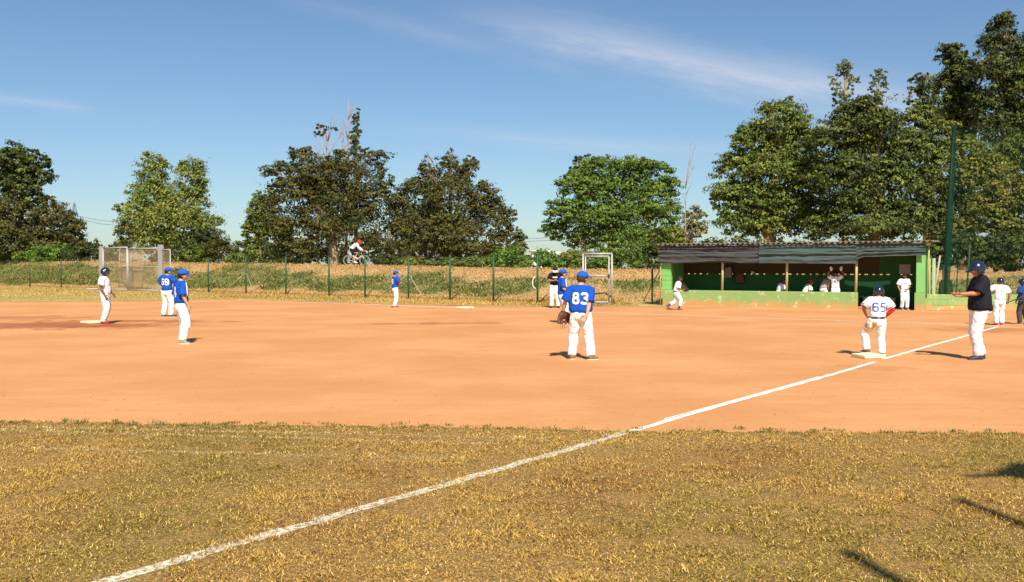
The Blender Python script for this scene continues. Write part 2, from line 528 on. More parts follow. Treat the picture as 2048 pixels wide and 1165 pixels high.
tint = grass_tint(x, y, rg, 0.575)
bald = vnoise(x, y, 2.2, 123, 3) > 0.70
ln = np.where(bald, ln * 0.55, ln)
tint = np.where((bald & (rg.random(N) < 0.6))[:, None], np.array([0.50, 0.28, 0.09]) * rg.uniform(0.8, 1.15, N)[:, None], tint)
for (xa, ya), (xb, yb) in (((-60, 861), (1010, 890)), ((-60, 895), (930, 920)), ((600, 868), (1100, 879))):
    A_, B_ = ground(xa, ya), ground(xb, yb); d_ = (B_ - A_).normalized()
    off_ = np.abs((x - A_.x) * d_.y - (y - A_.y) * d_.x); t_ = (x - A_.x) * d_.x + (y - A_.y) * d_.y
    on = (off_ < 0.035 + 0.03 * vnoise(x, y, 5, 66, 2)) & (t_ < (B_ - A_).length) & (rg.random(N) < 0.55)
    tint = np.where(on[:, None], np.array([0.74, 0.56, 0.27]) * rg.uniform(0.8, 1.1, N)[:, None], tint)
dist = np.abs((x - LA.x) * LNRM.x + (y - LA.y) * LNRM.y)
line = dist < 0.062 + 0.05 * (vnoise(x, y, 9, 3, 2) - 0.5) + rg.normal(0, 0.012, N)
line &= rg.random(N) < -0.25 + 1.5 * vnoise(x, y, 16, 14, 2)
tint = np.where(line[:, None], np.array([0.72, 0.67, 0.54]) * rg.uniform(0.75, 1.05, N)[:, None], tint)
ln = np.where(line, ln * 0.8, ln)
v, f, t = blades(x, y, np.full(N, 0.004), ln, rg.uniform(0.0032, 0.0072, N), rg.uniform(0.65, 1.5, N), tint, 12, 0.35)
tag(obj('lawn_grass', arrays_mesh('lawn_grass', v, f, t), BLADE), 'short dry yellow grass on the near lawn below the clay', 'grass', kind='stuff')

# little weeds and clods along the lawn edge and on the clay
rg = np.random.default_rng(21)
vs, fs, ts, off = [], [], [], 0
for k in range(120):
    px = rg.uniform(-60, 2100); ex = ground(px, 862)
    x0 = ex.x * 1.0; y0 = float(near_y(x0)) + rg.normal(0.02, 0.07)
    n = int(rg.integers(14, 40)); sc = rg.uniform(0.5, 1.2)
    xx = x0 + rg.normal(0, 0.035 * sc, n); yy = y0 + rg.normal(0, 0.02 * sc, n)
    tt = np.where((rg.random(n) < 0.7)[:, None], np.array([0.10, 0.13, 0.03]), np.array([0.28, 0.24, 0.06])) * rg.uniform(0.7, 1.2, n)[:, None]
    v, f, t = blades(xx, yy, np.full(n, 0.003), rg.uniform(0.02, 0.05, n) * sc, rg.uniform(0.006, 0.011, n), rg.uniform(0.2, 1.2, n), tt, 900 + k)
    vs.append(v); fs.append(f + off); ts.append(t); off += len(v)
tag(obj('edge_weeds', arrays_mesh('edge_weeds', np.concatenate(vs), np.concatenate(fs), np.concatenate(ts)), BLADE), 'low dark weeds along the edge between lawn and clay', 'weeds', kind='stuff')
rg = np.random.default_rng(22)
bm = bmesh.new()
for k in range(900):
    yy = 9.6 + 24 * rg.random() ** 1.6; xx = (rg.random() * 2 - 1) * (0.56 * yy + 1)
    if yy < near_y(xx) + 0.15: continue
    s = rg.uniform(0.004, 0.012) * (1.5 if rg.random() < 0.08 else 1)
    M = Matrix.Rotation(rg.uniform(0, 6.28), 3, 'Z')
    c0 = Vector((xx, yy, s * 0.25))
    pts = [c0 + M @ (Vector(p) * s * rg.uniform(0.7, 1.3)) for p in ((1, 0, 0), (-.5, .8, 0), (-.5, -.8, 0), (0, 0, .8), (0, 0, -.6))]
    vv = [bm.verts.new(p) for p in pts]
    for q in ((0, 1, 3), (1, 2, 3), (2, 0, 3), (1, 0, 4), (2, 1, 4), (0, 2, 4)): bm.faces.new([vv[i] for i in q])
tag(obj('clay_clods', bm, material('clod', (0.47, 0.20, 0.085), 0.95, 0.3, 3)), 'small loose crumbs of clay scattered on the infield', 'clods', kind='stuff')

# ---- the bank behind the fence with the track on top
FENCE_A, FENCE_B = (-33.5, 70.0), (1.2, 41.4)
BX = [-220, -80, -33.5, 1.2, 6.0, 17.0, 40.0, 160]
BY = [228, 111, 72.0, 43.2, 43.6, 40.0, 33.0, 20]
TX = [-220, -33, -15, 1, 12, 25, 160]
TZ = [2.3, 1.95, 1.72, 1.45, 1.35, 1.30, 1.3]
def bank_h(x, y):
    x = np.asarray(x, float); y = np.asarray(y, float)
    s = (y - np.interp(x, BX, BY)) * 0.8
    top = np.interp(x, TX, TZ)
    h = top * (0.10 * sstep(s / 2.0) + 0.90 * sstep((s - 1.2) / 5.2))
    h += 0.16 * (vnoise(x, y, 0.55, 71, 3) - 0.5) * sstep(s / 1.5) * (1 - 0.75 * sstep((s - 6.2) / 1.5))
    return h + 0.004, s
def slope_green(x, y, s):
    gr = 0.235 + 0.41 * np.exp(-((s - 3.4) / 1.6) ** 2) + 0.95 * (vnoise(x, y, 0.24, 91, 3) - 0.5)
    gr = gr + np.where(x < -18, 0.13, 0.0) - np.where((x > -14.5) & (x < -6), 0.13, 0) * (s > 3.0)
    return gr - np.where(s < 1.3, 0.22, 0.0)
xs = np.linspace(-200, 150, 700)
ss = np.concatenate([np.linspace(0, 9, 40), np.array([10, 12, 15, 20, 30, 50, 90, 160, 300, 600])])
X, SS = np.meshgrid(xs, ss)
Yg = np.interp(X, BX, BY) + SS / 0.8
Hh, _ = bank_h(X, Yg)
Hh = Hh - sstep((SS - 160) / 440) * 3
V = np.stack([X, Yg, Hh], 2).reshape(-1, 3)
nx = len(xs)
i, j = np.meshgrid(np.arange(nx - 1), np.arange(len(ss) - 1))
a = (j * nx + i).ravel()
F = np.stack([a, a + 1, a + nx + 1, a + nx], 1)
gq = slope_green(X, Yg, SS).ravel()[:, None]
BT = np.array([0.47, 0.295, 0.12]) + (np.array([0.14, 0.165, 0.04]) - np.array([0.47, 0.295, 0.12])) * sstep((gq - 0.36) / 0.2)
m, g, b = blank_mat('bank_earth')
tcn = g.n('ShaderNodeTexCoord'); P = tcn.outputs['Object']
at_ = g.n('ShaderNodeAttribute', attribute_name='tint')
c = g.mix(g.ramp(g.noise(P, 0.9, 5), 0.45, 0.75), at_.outputs['Color'], (0.38, 0.25, 0.09))
c = g.mix(g.m('MULTIPLY', g.ramp(g.noise(P, 5, 6, 0.7), 0.5, 0.75), 0.5), c, (0.36, 0.22, 0.09))
g.put(b.inputs['Base Color'], c); b.inputs['Roughness'].default_value = 0.95
o = tag(obj('bank', arrays_mesh('bank', V, F, BT), m, smooth=True), kind='structure')

# strip of dry grass between clay and bank, and the weeds on the slope
bm = bmesh.new()
strip = [wob(p, 0.45) for p in dense(FAR, 0.5)]
back = [Vector((x, float(np.interp(x, BX, BY)) + 0.5, 0)) for x in (7.0, 1.2, -10, -33.5, -60, -80, -110)]
bm.faces.new([bm.verts.new((p.x, p.y - 0.25, 0.008)) for p in strip] + [bm.verts.new((p.x, p.y, 0.008)) for p in back])
bmesh.ops.triangulate(bm, faces=bm.faces)
m, g, b = blank_mat('dry_verge')
tcn = g.n('ShaderNodeTexCoord'); P = tcn.outputs['Object']
c = g.mix(g.ramp(g.noise(P, 0.35, 5), 0.35, 0.65), (0.52, 0.35, 0.115), (0.36, 0.29, 0.075))
c = g.mix(g.ramp(g.noise(P, 7, 6, 0.7), 0.5, 0.75), c, (0.42, 0.25, 0.09))
g.put(b.inputs['Base Color'], c); b.inputs['Roughness'].default_value = 0.95
tag(obj('verge', bm, m), kind='structure')

def far_edge_y(x):
    return np.interp(x, [p.x for p in FAR], [p.y for p in FAR])
rg = np.random.default_rng(31)
N = 85000
x = rg.uniform(-62, 5.2, N)
yb = np.interp(x, BX, BY)
y = far_edge_y(x) - 0.35 + rg.random(N) * (yb - far_edge_y(x) + 1.2)
edge = y - far_edge_y(x) > 0.5 * (vnoise(x, y, 0.8, 9, 2) - 0.6)
x, y = x[edge], y[edge]; N = len(x)
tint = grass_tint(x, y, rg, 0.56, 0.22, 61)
green_out = (x < -16) & (y < far_edge_y(x) + 7.5)
tint = np.where((green_out & (rg.random(N) < 0.55))[:, None], np.array([0.30, 0.27, 0.06]), tint)
ln = rg.uniform(0.05, 0.14, N) * (0.6 + 0.8 * vnoise(x, y, 0.7, 15, 2)); ln = np.where(green_out, ln * 0.5, ln)
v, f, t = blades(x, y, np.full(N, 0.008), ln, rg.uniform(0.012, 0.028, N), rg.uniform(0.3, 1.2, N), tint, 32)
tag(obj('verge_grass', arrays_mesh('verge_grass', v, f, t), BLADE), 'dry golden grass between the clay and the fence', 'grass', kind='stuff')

rg = np.random.default_rng(33)
N = 170000
x = -62 + 92 * rg.random(N)
s = rg.random(N) * 8.4
y = np.interp(x, BX, BY) + s / 0.8
h, _ = bank_h(x, y)
# straw on the upper slope, green weeds lower down, in patches
gr = slope_green(x, y, s) + 0.03 + rg.normal(0, 0.05, N)
tint = np.where((gr > 0.50)[:, None], np.array([0.125, 0.155, 0.033]), np.array([0.57, 0.35, 0.14]))
tint = np.where(((gr > 0.41) & (gr <= 0.50))[:, None], np.array([0.34, 0.275, 0.07]), tint)
tint = np.where((rg.random(N) < 0.15)[:, None], np.array([0.56, 0.36, 0.13]), tint) * rg.uniform(0.7, 1.25, N)[:, None]
path = (s > 7.2)
ln = rg.uniform(0.07, 0.22, N) * np.where(gr > 0.50, 1.3, 0.7) * (0.3 + 1.3 * vnoise(x, y, 1.1, 19, 2))
ln = np.where(path, 0.06, ln) * np.where(x > 9, 0.55, 1.0)
v, f, t = blades(x, y, h, ln, rg.uniform(0.025, 0.06, N), rg.uniform(0.4, 1.35, N), tint, 34)
tag(obj('bank_weeds', arrays_mesh('bank_weeds', v, f, t), BLADE), 'straw and green weeds covering the slope behind the fence', 'weeds', kind='stuff')
# trodden track on top of the bank
xs = np.linspace(-70, 30, 200); V, F = [], []
for i, xx in enumerate(xs):
    for sv in (6.9 + 0.25 * math.sin(xx * 1.3), 7.7, 8.6):
        yy = float(np.interp(xx, BX, BY)) + sv / 0.8
        V.append((xx, yy, float(bank_h(xx, yy)[0]) + 0.03))
    if i: a = (i - 1) * 3; F += [(a, a + 3, a + 4, a + 1), (a + 1, a + 4, a + 5, a + 2)]
tag(obj('track', arrays_mesh('track', np.array(V), np.array(F)), material('track', (0.52, 0.37, 0.20), 0.95, 0.2, 1.5, 0.4, 12), smooth=True), kind='structure')

# ================================================================== TREES AND SHRUBS
BARK = material('bark', (0.20, 0.135, 0.075), 0.9, 0.35, 3.0, 0.7, 14)
BARK2 = material('pale_bark', (0.34, 0.27, 0.17), 0.9, 0.3, 3.0, 0.6, 14)
DEAD = material('dead_twig', (0.40, 0.27, 0.22), 0.9, 0.25, 3.0)
def leaf_cloud(lobes, n, size, cols, seed, clump=0.10, flat=0.6, shell=0.45, spike=0.12, per=26, elong=1.7):
    """leaf-sized faces gathered in clumps through the crown's volume"""
    rg = np.random.default_rng(seed)
    lobes = [(np.array(c, float), np.array(r, float)) for c, r in lobes]
    n = n * 1.12; size = size * 0.91
    area = np.array([(r[0] * r[1] * r[2]) ** (2 / 3) for _, r in lobes])
    cnt = np.maximum(3, (1.22 * n / per * area / area.sum()).astype(int))
    pos, dirs, rad = [], [], []
    for (c, r), k in zip(lobes, cnt):
        d = rg.normal(size=(k, 3)); d /= np.linalg.norm(d, axis=1)[:, None]
        d[:, 2] = np.where((d[:, 2] < -0.2) & (rg.random(k) < 0.45), -d[:, 2], d[:, 2])
        q = shell + (1 - shell) * rg.random(k) ** 0.6
        q = np.where(rg.random(k) < spike, q * rg.uniform(1.05, 1.22, k), q)
        # lumpy outline
        lump = 0.74 + 0.52 * vnoise(d[:, 0] * 3 + c[0], d[:, 2] * 3 + d[:, 1] * 2 + c[2], 1.2, seed + 3, 2)
        pos.append(c + d * (q * lump)[:, None] * r); dirs.append(d)
        rad.append(np.full(k, clump * (r[0] + r[2])) * rg.uniform(0.6, 1.4, k))
    pos = np.concatenate(pos); dirs = np.concatenate(dirs); rad = np.concatenate(rad)
    # uneven crown: thin some regions, leaving gaps
    sc = 1.5 / np.mean([r[0] for _, r in lobes])
    dens = vnoise(pos[:, 0] * sc + pos[:, 1] * 0.6 * sc, pos[:, 2] * sc * 1.3, 1.0, seed + 17, 2)
    kp = rg.random(len(pos)) < np.clip((dens - 0.16) * 3.4, 0.22, 1.0)
    pos, dirs, rad = pos[kp], dirs[kp], rad[kp]
    K = len(pos)
    tone = rg.uniform(0.72, 1.25, K); pick = rg.random(K)
    idx = np.repeat(np.arange(K), per)
    M = len(idx)
    p = pos[idx] + np.clip(rg.normal(0, 0.5, (M, 3)), -1.2, 1.2) * rad[idx][:, None] * np.array([1, 1, flat])
    off = (p - pos[idx]) / (rad[idx][:, None] + 1e-9)
    nrm = off * 0.75 + dirs[idx] * 0.45 + np.array([0, 0, 0.40]) + rg.normal(0, 0.42, (M, 3))
    nrm /= np.linalg.norm(nrm, axis=1)[:, None]
    a = np.cross(nrm, rg.normal(size=(M, 3))); a /= np.linalg.norm(a, axis=1)[:, None] + 1e-9
    bb = np.cross(nrm, a)
    L = size * np.clip(rg.lognormal(-0.08, 0.34, M), 0.4, 1.8); Wd = L / elong
    a = a * L[:, None] * 0.5; bb = bb * Wd[:, None] * 0.5
    fold = nrm * (Wd * 0.25)[:, None]
    V = np.stack([p - a, p + bb + fold, p + a, p - bb + fold], 1).reshape(-1, 3)
    F = np.arange(M * 4).reshape(M, 4)
    cols = np.array(cols)
    ci = np.minimum((pick * len(cols)).astype(int), len(cols) - 1)[idx]
    ci = np.where(rg.random(M) < 0.2, rg.integers(0, len(cols), M), ci)
    t = cols[ci] * (tone[idx] * rg.uniform(0.8, 1.2, M))[:, None]
    return V, F, np.repeat(t, 4, 0)
def limb_pts(a, b, seed, k=5, wig=0.08):
    a, b = Vector(a), Vector(b)
    L = (b - a).length
    out = []
    for i in range(k + 1):
        t = i / k
        p = a.lerp(b, t)
        p.z += 0.12 * L * math.sin(math.pi * t) * 0.5
        if 0 < i < k:
            p += Vector((noise.noise(Vector((seed, i, 1))), noise.noise(Vector((seed, i, 5))), 0)) * wig * L
        out.append(p)
    return out
def tree(name, label, cat, Y, base_px, lobes_px, n, size, cols, seed, trunk_r=0.2, bark=None, group=None, clump=0.10, flat=0.6,
         shell=0.45, spike=0.12, per=26, base_z=None, limbs=True, depth=0.8, fork=0.35, elong=1.7, boughs=4):
    bark = bark or BARK
    Y0 = Y
    while float(bank_h(at(base_px, HOR, Y).x, Y)[1]) < 7.6: Y += 0.5
    size *= Y / Y0
    s = Y / FPX
    bx = at(base_px, HOR, Y).x
    bz = float(bank_h(bx, Y)[0]) if base_z is None else base_z
    root = empty(name, (bx, Y, bz - 0.05))
    tag(root, label, cat, group)
    lobes = []
    rr = random.Random(seed)
    for l in lobes_px:
        c = at(l[0], l[1], Y)
        rx, rz = l[2] * s, l[3] * s
        dy = (l[4] if len(l) > 4 else rr.uniform(-0.35, 0.35)) * rx
        lobes.append(((c.x - bx, dy, c.z - bz + 0.05), (rx, rx * depth, rz)))
    extra = []
    for c, r in lobes:                      # boughs reaching out of the main masses
        if r[0] < 0.8: continue
        for q in range(boughs):
            a = rr.uniform(0, 2 * math.pi); e = rr.uniform(-0.25, 1.2)
            dv = (math.cos(a) * math.cos(e), math.sin(a) * math.cos(e), math.sin(e))
            k_ = rr.uniform(0.20, 0.36); o_ = rr.uniform(0.82, 1.04)
            extra.append((tuple(c[i] + dv[i] * r[i] * o_ for i in range(3)), (r[0] * k_, r[1] * k_, r[2] * k_ * rr.uniform(0.6, 1.3))))
    V, F, T = leaf_cloud(lobes + extra, n, size, cols, seed, clump, flat, shell, spike, per, elong)
    V[:, 2] = np.maximum(V[:, 2], 0.05)
    obj('crown', arrays_mesh('crown', V, F, T), LEAF, root)
    if trunk_r:
        cx = np.mean([l[0][0] for l in lobes]); top = max(l[0][2] for l in lobes); low = min(l[0][2] for l in lobes)
        hf = max(0.5, low + fork * (top - low) * 0.6)
        bm = bmesh.new()
        f0 = Vector((cx * 0.35, 0, hf))
        pts = limb_pts((0, 0, -0.2), f0, seed, 5, 0.05)
        tube(bm, pts, [trunk_r * (1.35 - 0.55 * i / 5) if i else trunk_r * 1.6 for i in range(6)], 9)
        obj('trunk', bm, bark, root, True)
        if limbs:
            for k, (c, r) in enumerate(lobes):
                bm = bmesh.new()
                end = Vector(c) + Vector((0, 0, r[2] * 0.55))
                pts = limb_pts(f0 + Vector((0, 0, -0.15)), end, seed + k * 3.7, 6)
                tube(bm, pts, [trunk_r * (0.55 - 0.48 * i / 6) for i in range(7)], 6)
                for q in range(5):
                    d = Vector((rr.uniform(-1, 1) * r[0], rr.uniform(-1, 1) * r[1], rr.uniform(-.3, 1) * r[2])) * 0.85
                    a = pts[rr.randint(2, 5)]
                    tp = limb_pts(a, Vector(c) + d, seed + k + q * 1.3, 4)
                    tube(bm, tp, [trunk_r * (0.24 - 0.20 * i / 4) for i in range(5)], 5)
                obj('limb', bm, bark, root, True)
    return root
# leaf colours (linear albedo)
def lv(k, *cs): return [tuple(min(0.5, v * k) for v in c) for c in cs]
DK = lv(1.4, (0.050, 0.062, 0.018), (0.075, 0.085, 0.022), (0.035, 0.045, 0.014))
MID = lv(1.75, (0.085, 0.115, 0.022), (0.12, 0.145, 0.03), (0.06, 0.085, 0.018))
LT = lv(1.5, (0.17, 0.20, 0.04), (0.22, 0.235, 0.05), (0.12, 0.155, 0.032))
OLV = lv(1.35, (0.088, 0.092, 0.022), (0.115, 0.108, 0.027), (0.062, 0.068, 0.017))
YEL = lv(1.5, (0.20, 0.175, 0.035), (0.15, 0.145, 0.03), (0.11, 0.115, 0.025))
FRESH = lv(1.65, (0.085, 0.15, 0.024), (0.12, 0.19, 0.03), (0.06, 0.11, 0.018))
GREY = lv(1.6, (0.10, 0.125, 0.06), (0.14, 0.16, 0.085), (0.08, 0.10, 0.045))
BRN = lv(1.35, (0.13, 0.10, 0.027), (0.10, 0.086, 0.022), (0.068, 0.066, 0.018))

tree('poplar_tree', 'tall dark poplar rising at the left edge of the photo', 'tree', 88, 40,
     [(40, 330, 38, 42), (75, 350, 28, 38), (12, 360, 34, 40), (50, 385, 42, 36), (95, 362, 10, 16)], 13000, 0.30, DK + MID[:1], 1, 0.25, spike=0.3, shell=0.3)
tree('maple_tree', 'low brown green tree under the poplar at the left edge', 'tree', 74, 60,
     [(30, 440, 60, 50), (95, 448, 50, 50), (140, 470, 36, 45), (20, 485, 60, 40), (75, 490, 60, 40), (128, 498, 45, 26), (-40, 460, 60, 60)], 30000, 0.21, BRN + DK + OLV[:1], 2, 0.2)
tree('lime_tree', 'bright yellow green tree behind the double gate', 'tree', 78, 338,
     [(310, 350, 34, 40), (380, 352, 32, 36), (300, 400, 44, 40), (360, 405, 50, 44), (400, 372, 16, 24), (282, 440, 44, 40), (345, 448, 62, 44), (405, 458, 40, 38), (250, 470, 24, 26), (320, 485, 60, 24), (395, 488, 45, 20)],
     36000, 0.20, LT + LT + YEL[:1] + MID, 3, 0.22, BARK2, clump=0.13, shell=0.35, spike=0.2)
tree('dark_shrub', 'dark shrub to the right of the yellow green tree', 'shrub', 76, 420, [(415, 485, 36, 26), (395, 505, 40, 20)], 5000, 0.2, DK, 4, 0.06, limbs=False)
tree('elm_shrub', 'light green shrub left of the big brown acacia', 'shrub', 70, 520,
     [(525, 420, 30, 36), (510, 460, 26, 34), (545, 470, 36, 44), (505, 490, 18, 24), (540, 395, 18, 18)], 13000, 0.19, LT[2:] + MID + YEL[1:], 5, 0.1)
tree('acacia_tree', 'large brownish acacia with bare twigs on top, beside the cyclist', 'tree', 67.0, 668,
     [(560, 345, 44, 22), (605, 312, 34, 20), (640, 345, 60, 34), (700, 350, 62, 40), (750, 315, 34, 18), (765, 350, 22, 22), (590, 395, 62, 44), (660, 410, 70, 60), (730, 405, 60, 50), (580, 455, 60, 46), (650, 465, 66, 40), (725, 455, 56, 44), (600, 500, 66, 24), (745, 490, 40, 24), (620, 380, 50, 40)],
     52000, 0.17, OLV + BRN + DK + OLV[:1], 6, 0.26, BARK2, clump=0.12, flat=0.4, shell=0.25, spike=0.25)
tree('slim_poplar', 'slim dark poplar tip above the brown acacia', 'tree', 72, 712,
     [(714, 245, 8, 22), (712, 275, 11, 26), (709, 305, 13, 28), (716, 228, 4, 12)], 2200, 0.17, MID + OLV + DK, 7, 0.12, spike=0.3, limbs=False)
tree('hazel_tree', 'broad olive brown tree right of the cyclist with upright shoots', 'tree', 65.5, 900,
     [(850, 345, 18, 28), (900, 350, 34, 40), (935, 345, 24, 28), (845, 395, 46, 44), (905, 405, 60, 50), (965, 400, 36, 34), (830, 450, 56, 48), (900, 465, 66, 44), (975, 445, 46, 44), (1010, 450, 22, 32), (850, 500, 66, 26), (930, 502, 70, 24), (1000, 492, 36, 24), (800, 420, 26, 50), (806, 480, 30, 40), (853, 312, 5, 16), (902, 312, 6, 16), (948, 325, 10, 10)],
     56000, 0.17, OLV + BRN + OLV + DK[:1], 8, 0.2, clump=0.11, spike=0.2)
tree('round_bush', 'small grey green bush right of the olive brown tree', 'shrub', 66, 1038, [(1038, 478, 13, 20), (1036, 500, 17, 18)], 3500, 0.16, GREY + MID, 9, 0.06, limbs=False)
tree('locust_tree', 'bright green feathery tree behind the small gate', 'tree', 60, 1218,
     [(1200, 340, 50, 26), (1270, 338, 50, 24), (1320, 345, 30, 20), (1160, 378, 46, 28), (1230, 385, 66, 40), (1305, 385, 50, 36), (1345, 370, 20, 20), (1130, 425, 44, 26), (1200, 435, 66, 36), (1285, 435, 64, 38), (1340, 430, 24, 34), (1110, 460, 36, 20), (1180, 475, 50, 22), (1260, 480, 66, 26), (1325, 480, 36, 24)],
     54000, 0.165, FRESH + MID + FRESH, 10, 0.24, clump=0.13, flat=0.35, shell=0.25, spike=0.3, depth=0.75)
tree('far_poplar', 'small grey poplar showing behind the feathery green tree', 'tree', 84, 1165, [(1163, 325, 18, 14), (1160, 350, 22, 22), (1180, 335, 14, 18), (1168, 375, 18, 22)], 3500, 0.26, GREY + DK, 11, 0.15, spike=0.35)
tree('pale_sapling', 'pale yellowish sapling crown left of the dugout roof', 'tree', 66, 1385, [(1388, 440, 24, 24), (1375, 465, 28, 20), (1402, 462, 16, 20), (1352, 470, 16, 20)], 4200, 0.17, [(0.30, 0.28, 0.12), (0.38, 0.34, 0.16), (0.2, 0.2, 0.07)], 12, 0.07, BARK2, shell=0.2, spike=0.4)
tree('maple_tree', 'broad round green tree behind the middle of the dugout', 'tree', 56, 1540,
     [(1560, 250, 56, 44), (1505, 285, 42, 38), (1590, 300, 60, 50), (1475, 335, 42, 40), (1540, 350, 66, 50), (1610, 360, 50, 60), (1452, 395, 34, 34), (1500, 405, 50, 40), (1570, 420, 66, 46), (1470, 445, 40, 34), (1540, 458, 60, 28), (1625, 440, 46, 46), (1432, 398, 14, 14)],
     58000, 0.175, MID + LT + MID + DK[:2], 13, 0.3, clump=0.12, flat=0.42, shell=0.35, spike=0.12, boughs=2)
tree('chestnut_tree', 'largest dark round tree behind the right of the dugout', 'tree', 53, 1750,
     [(1725, 228, 46, 34), (1700, 250, 50, 40), (1680, 290, 64, 56), (1765, 290, 70, 58), (1820, 300, 40, 40), (1690, 365, 70, 60), (1780, 370, 76, 60), (1850, 370, 36, 50), (1700, 430, 66, 46), (1790, 440, 72, 44), (1860, 440, 30, 44), (1650, 450, 40, 30), (1740, 462, 90, 26), (1735, 255, 60, 50)],
     60000, 0.175, DK + MID + DK + MID[1:2], 14, 0.32, clump=0.12, flat=0.42, shell=0.35, spike=0.12, boughs=2)
tree('elder_tree', 'fresh green crown between the round dark tree and the net pole', 'tree', 58, 1860,
     [(1840, 245, 34, 34), (1875, 270, 30, 34), (1850, 310, 40, 44), (1885, 330, 24, 44), (1870, 390, 30, 60), (1880, 450, 22, 40)], 15000, 0.19, MID + LT[2:] + YEL[1:], 15, 0.16, clump=0.13, flat=0.5)
tree('sparse_poplar', 'airy poplar crown rising above the round dark tree', 'tree', 80, 1690,
     [(1685, 138, 24, 18), (1668, 168, 16, 20), (1705, 165, 16, 22), (1684, 195, 24, 18), (1695, 150, 16, 16)], 1900, 0.21, GREY, 16, 0.16, BARK2, shell=0.1, spike=0.35, clump=0.09, per=14, boughs=1)
tree('sparse_poplar', 'smaller airy poplar crown right of its taller neighbour', 'tree', 80, 1755,
     [(1757, 152, 18, 13), (1746, 170, 11, 16), (1770, 174, 10, 18), (1755, 190, 14, 12)], 1100, 0.21, GREY, 17, 0.14, BARK2, shell=0.1, spike=0.35, clump=0.09, per=14, boughs=1)
tree('tall_poplar', 'tallest dark poplar in the upper right corner', 'tree', 72, 2005,
     [(2008, 55, 26, 34), (2000, 95, 42, 40), (2040, 110, 40, 50), (1985, 150, 50, 46), (2035, 180, 56, 56), (1990, 215, 50, 50), (2050, 250, 56, 50), (2000, 265, 50, 40), (2075, 150, 50, 90)],
     36000, 0.22, DK + DK + MID[:1] + OLV[:1], 19, 0.3, BARK2, shell=0.25, spike=0.25, clump=0.12)
tree('tall_poplar', 'dark leaning poplar left of the tallest one', 'tree', 76, 1925,
     [(1905, 110, 26, 24), (1925, 145, 34, 34), (1900, 170, 26, 30), (1930, 200, 36, 44), (1905, 230, 34, 36), (1930, 260, 40, 34)], 16000, 0.26, DK + DK + MID[:1], 20, 0.22, BARK2, shell=0.2, spike=0.3, clump=0.12)
tree('grey_poplar', 'grey green poplar with visible stems left of the dark poplars', 'tree', 82, 1850,
     [(1835, 170, 24, 26), (1860, 185, 26, 40), (1838, 210, 24, 34), (1868, 230, 30, 44)], 4200, 0.26, GREY + DK[:2] + MID[:1], 21, 0.16, BARK2, shell=0.12, spike=0.35, clump=0.12)
tree('yellow_elm', 'yellow green tree just right of the tall net pole', 'tree', 54, 1945,
     [(1945, 310, 40, 40), (1930, 365, 40, 50), (1975, 350, 40, 50), (1920, 425, 34, 50), (1960, 420, 44, 44), (1915, 470, 30, 30)], 20000, 0.17, YEL + MID + YEL[1:], 22, 0.18, clump=0.13)
tree('yellow_maple', 'broad yellowish tree at the right edge behind the coach', 'tree', 50, 2020,
     [(2020, 390, 46, 34), (1990, 420, 40, 30), (2045, 425, 46, 40), (2075, 400, 46, 60), (2000, 455, 40, 24), (2050, 465, 46, 30)], 20000, 0.17, YEL + YEL + OLV[:1] + MID[:1], 23, 0.2, clump=0.13, flat=0.45)
tree('green_ash', 'dull green tree above the yellowish one at the right edge', 'tree', 60, 2030,
     [(2025, 315, 44, 44), (2060, 330, 50, 60), (1995, 340, 30, 40)], 12000, 0.19, MID + OLV, 24, 0.2)
tree('bramble_thicket', 'dark thicket behind the net pole at the right', 'shrub', 48.5, 1960,
     [(1920, 500, 46, 34), (1985, 505, 56, 36), (2045, 505, 60, 40), (2110, 495, 60, 50), (1890, 510, 30, 30)], 20000, 0.16, DK + DK + MID[:1], 25, 0.05, limbs=False)

# shrubs along the top of the bank
shr = [(10, 520, 70, 26, 70, MID, 'leafy green shrub at the far left below the brown tree'),
       (95, 515, 56, 24, 69, FRESH, 'green shrub left of the double gate'),
       (165, 512, 40, 22, 70, DK, 'dark shrub touching the left post of the double gate'),
       (385, 512, 34, 20, 67, MID, 'low green shrub right of the double gate'),
       (440, 505, 36, 24, 68, BRN + DK, 'brownish shrub between the yellow green and brown trees'),
       (495, 515, 36, 20, 66, MID, 'low shrub under the light green shrub'),
       (570, 526, 46, 12, 64.5, DK + MID, 'dark low shrub left of the acacia trunk'),
       (775, 524, 26, 16, 65.0, DK, 'dark low shrub right behind the bicycle'),
       (820, 528, 30, 12, 60, YEL, 'yellowish low shrub right of the bicycle'),
       (880, 528, 40, 12, 59.5, DK + MID, 'low dark shrub in front of the olive brown tree'),
       (945, 528, 36, 13, 59, MID, 'low green shrub right below the olive brown tree'),
       (1010, 520, 34, 22, 58.5, FRESH, 'fresh green shrub left of the white building'),
       (1085, 528, 40, 26, 57.5, FRESH + LT[2:], 'bright green shrub in front of the white building'),
       (1114, 531, 24, 15, 57.2, FRESH, 'small bright shrub just behind the man in black'),
       (1150, 525, 34, 24, 57, FRESH + YEL, 'bright green shrub left of the small gate'),
       (1215, 526, 36, 26, 56.5, FRESH, 'green shrub seen through the small gate'),
       (1275, 520, 40, 34, 56, MID + FRESH, 'green shrub right of the small gate'),
       (1320, 500, 26, 40, 55.5, DK + MID, 'dark shrub at the left end of the dugout'),
       (1345, 480, 26, 24, 58, LT, 'light shrub above the left corner of the dugout roof')]
for k, (px, py, rx, ry, Y, cols, lab) in enumerate(shr):
    tree('shrub', lab, 'shrub', Y, px, [(px - rx * .4, py + 4, rx * .7, ry), (px + rx * .4, py, rx * .7, ry * 1.05), (px, py - ry * .3, rx * .5, ry * .8)], 3400, 0.15, cols, 50 + k, 0.03,
         limbs=False, clump=0.14, spike=0.3, group='shrubs along the top of the bank')

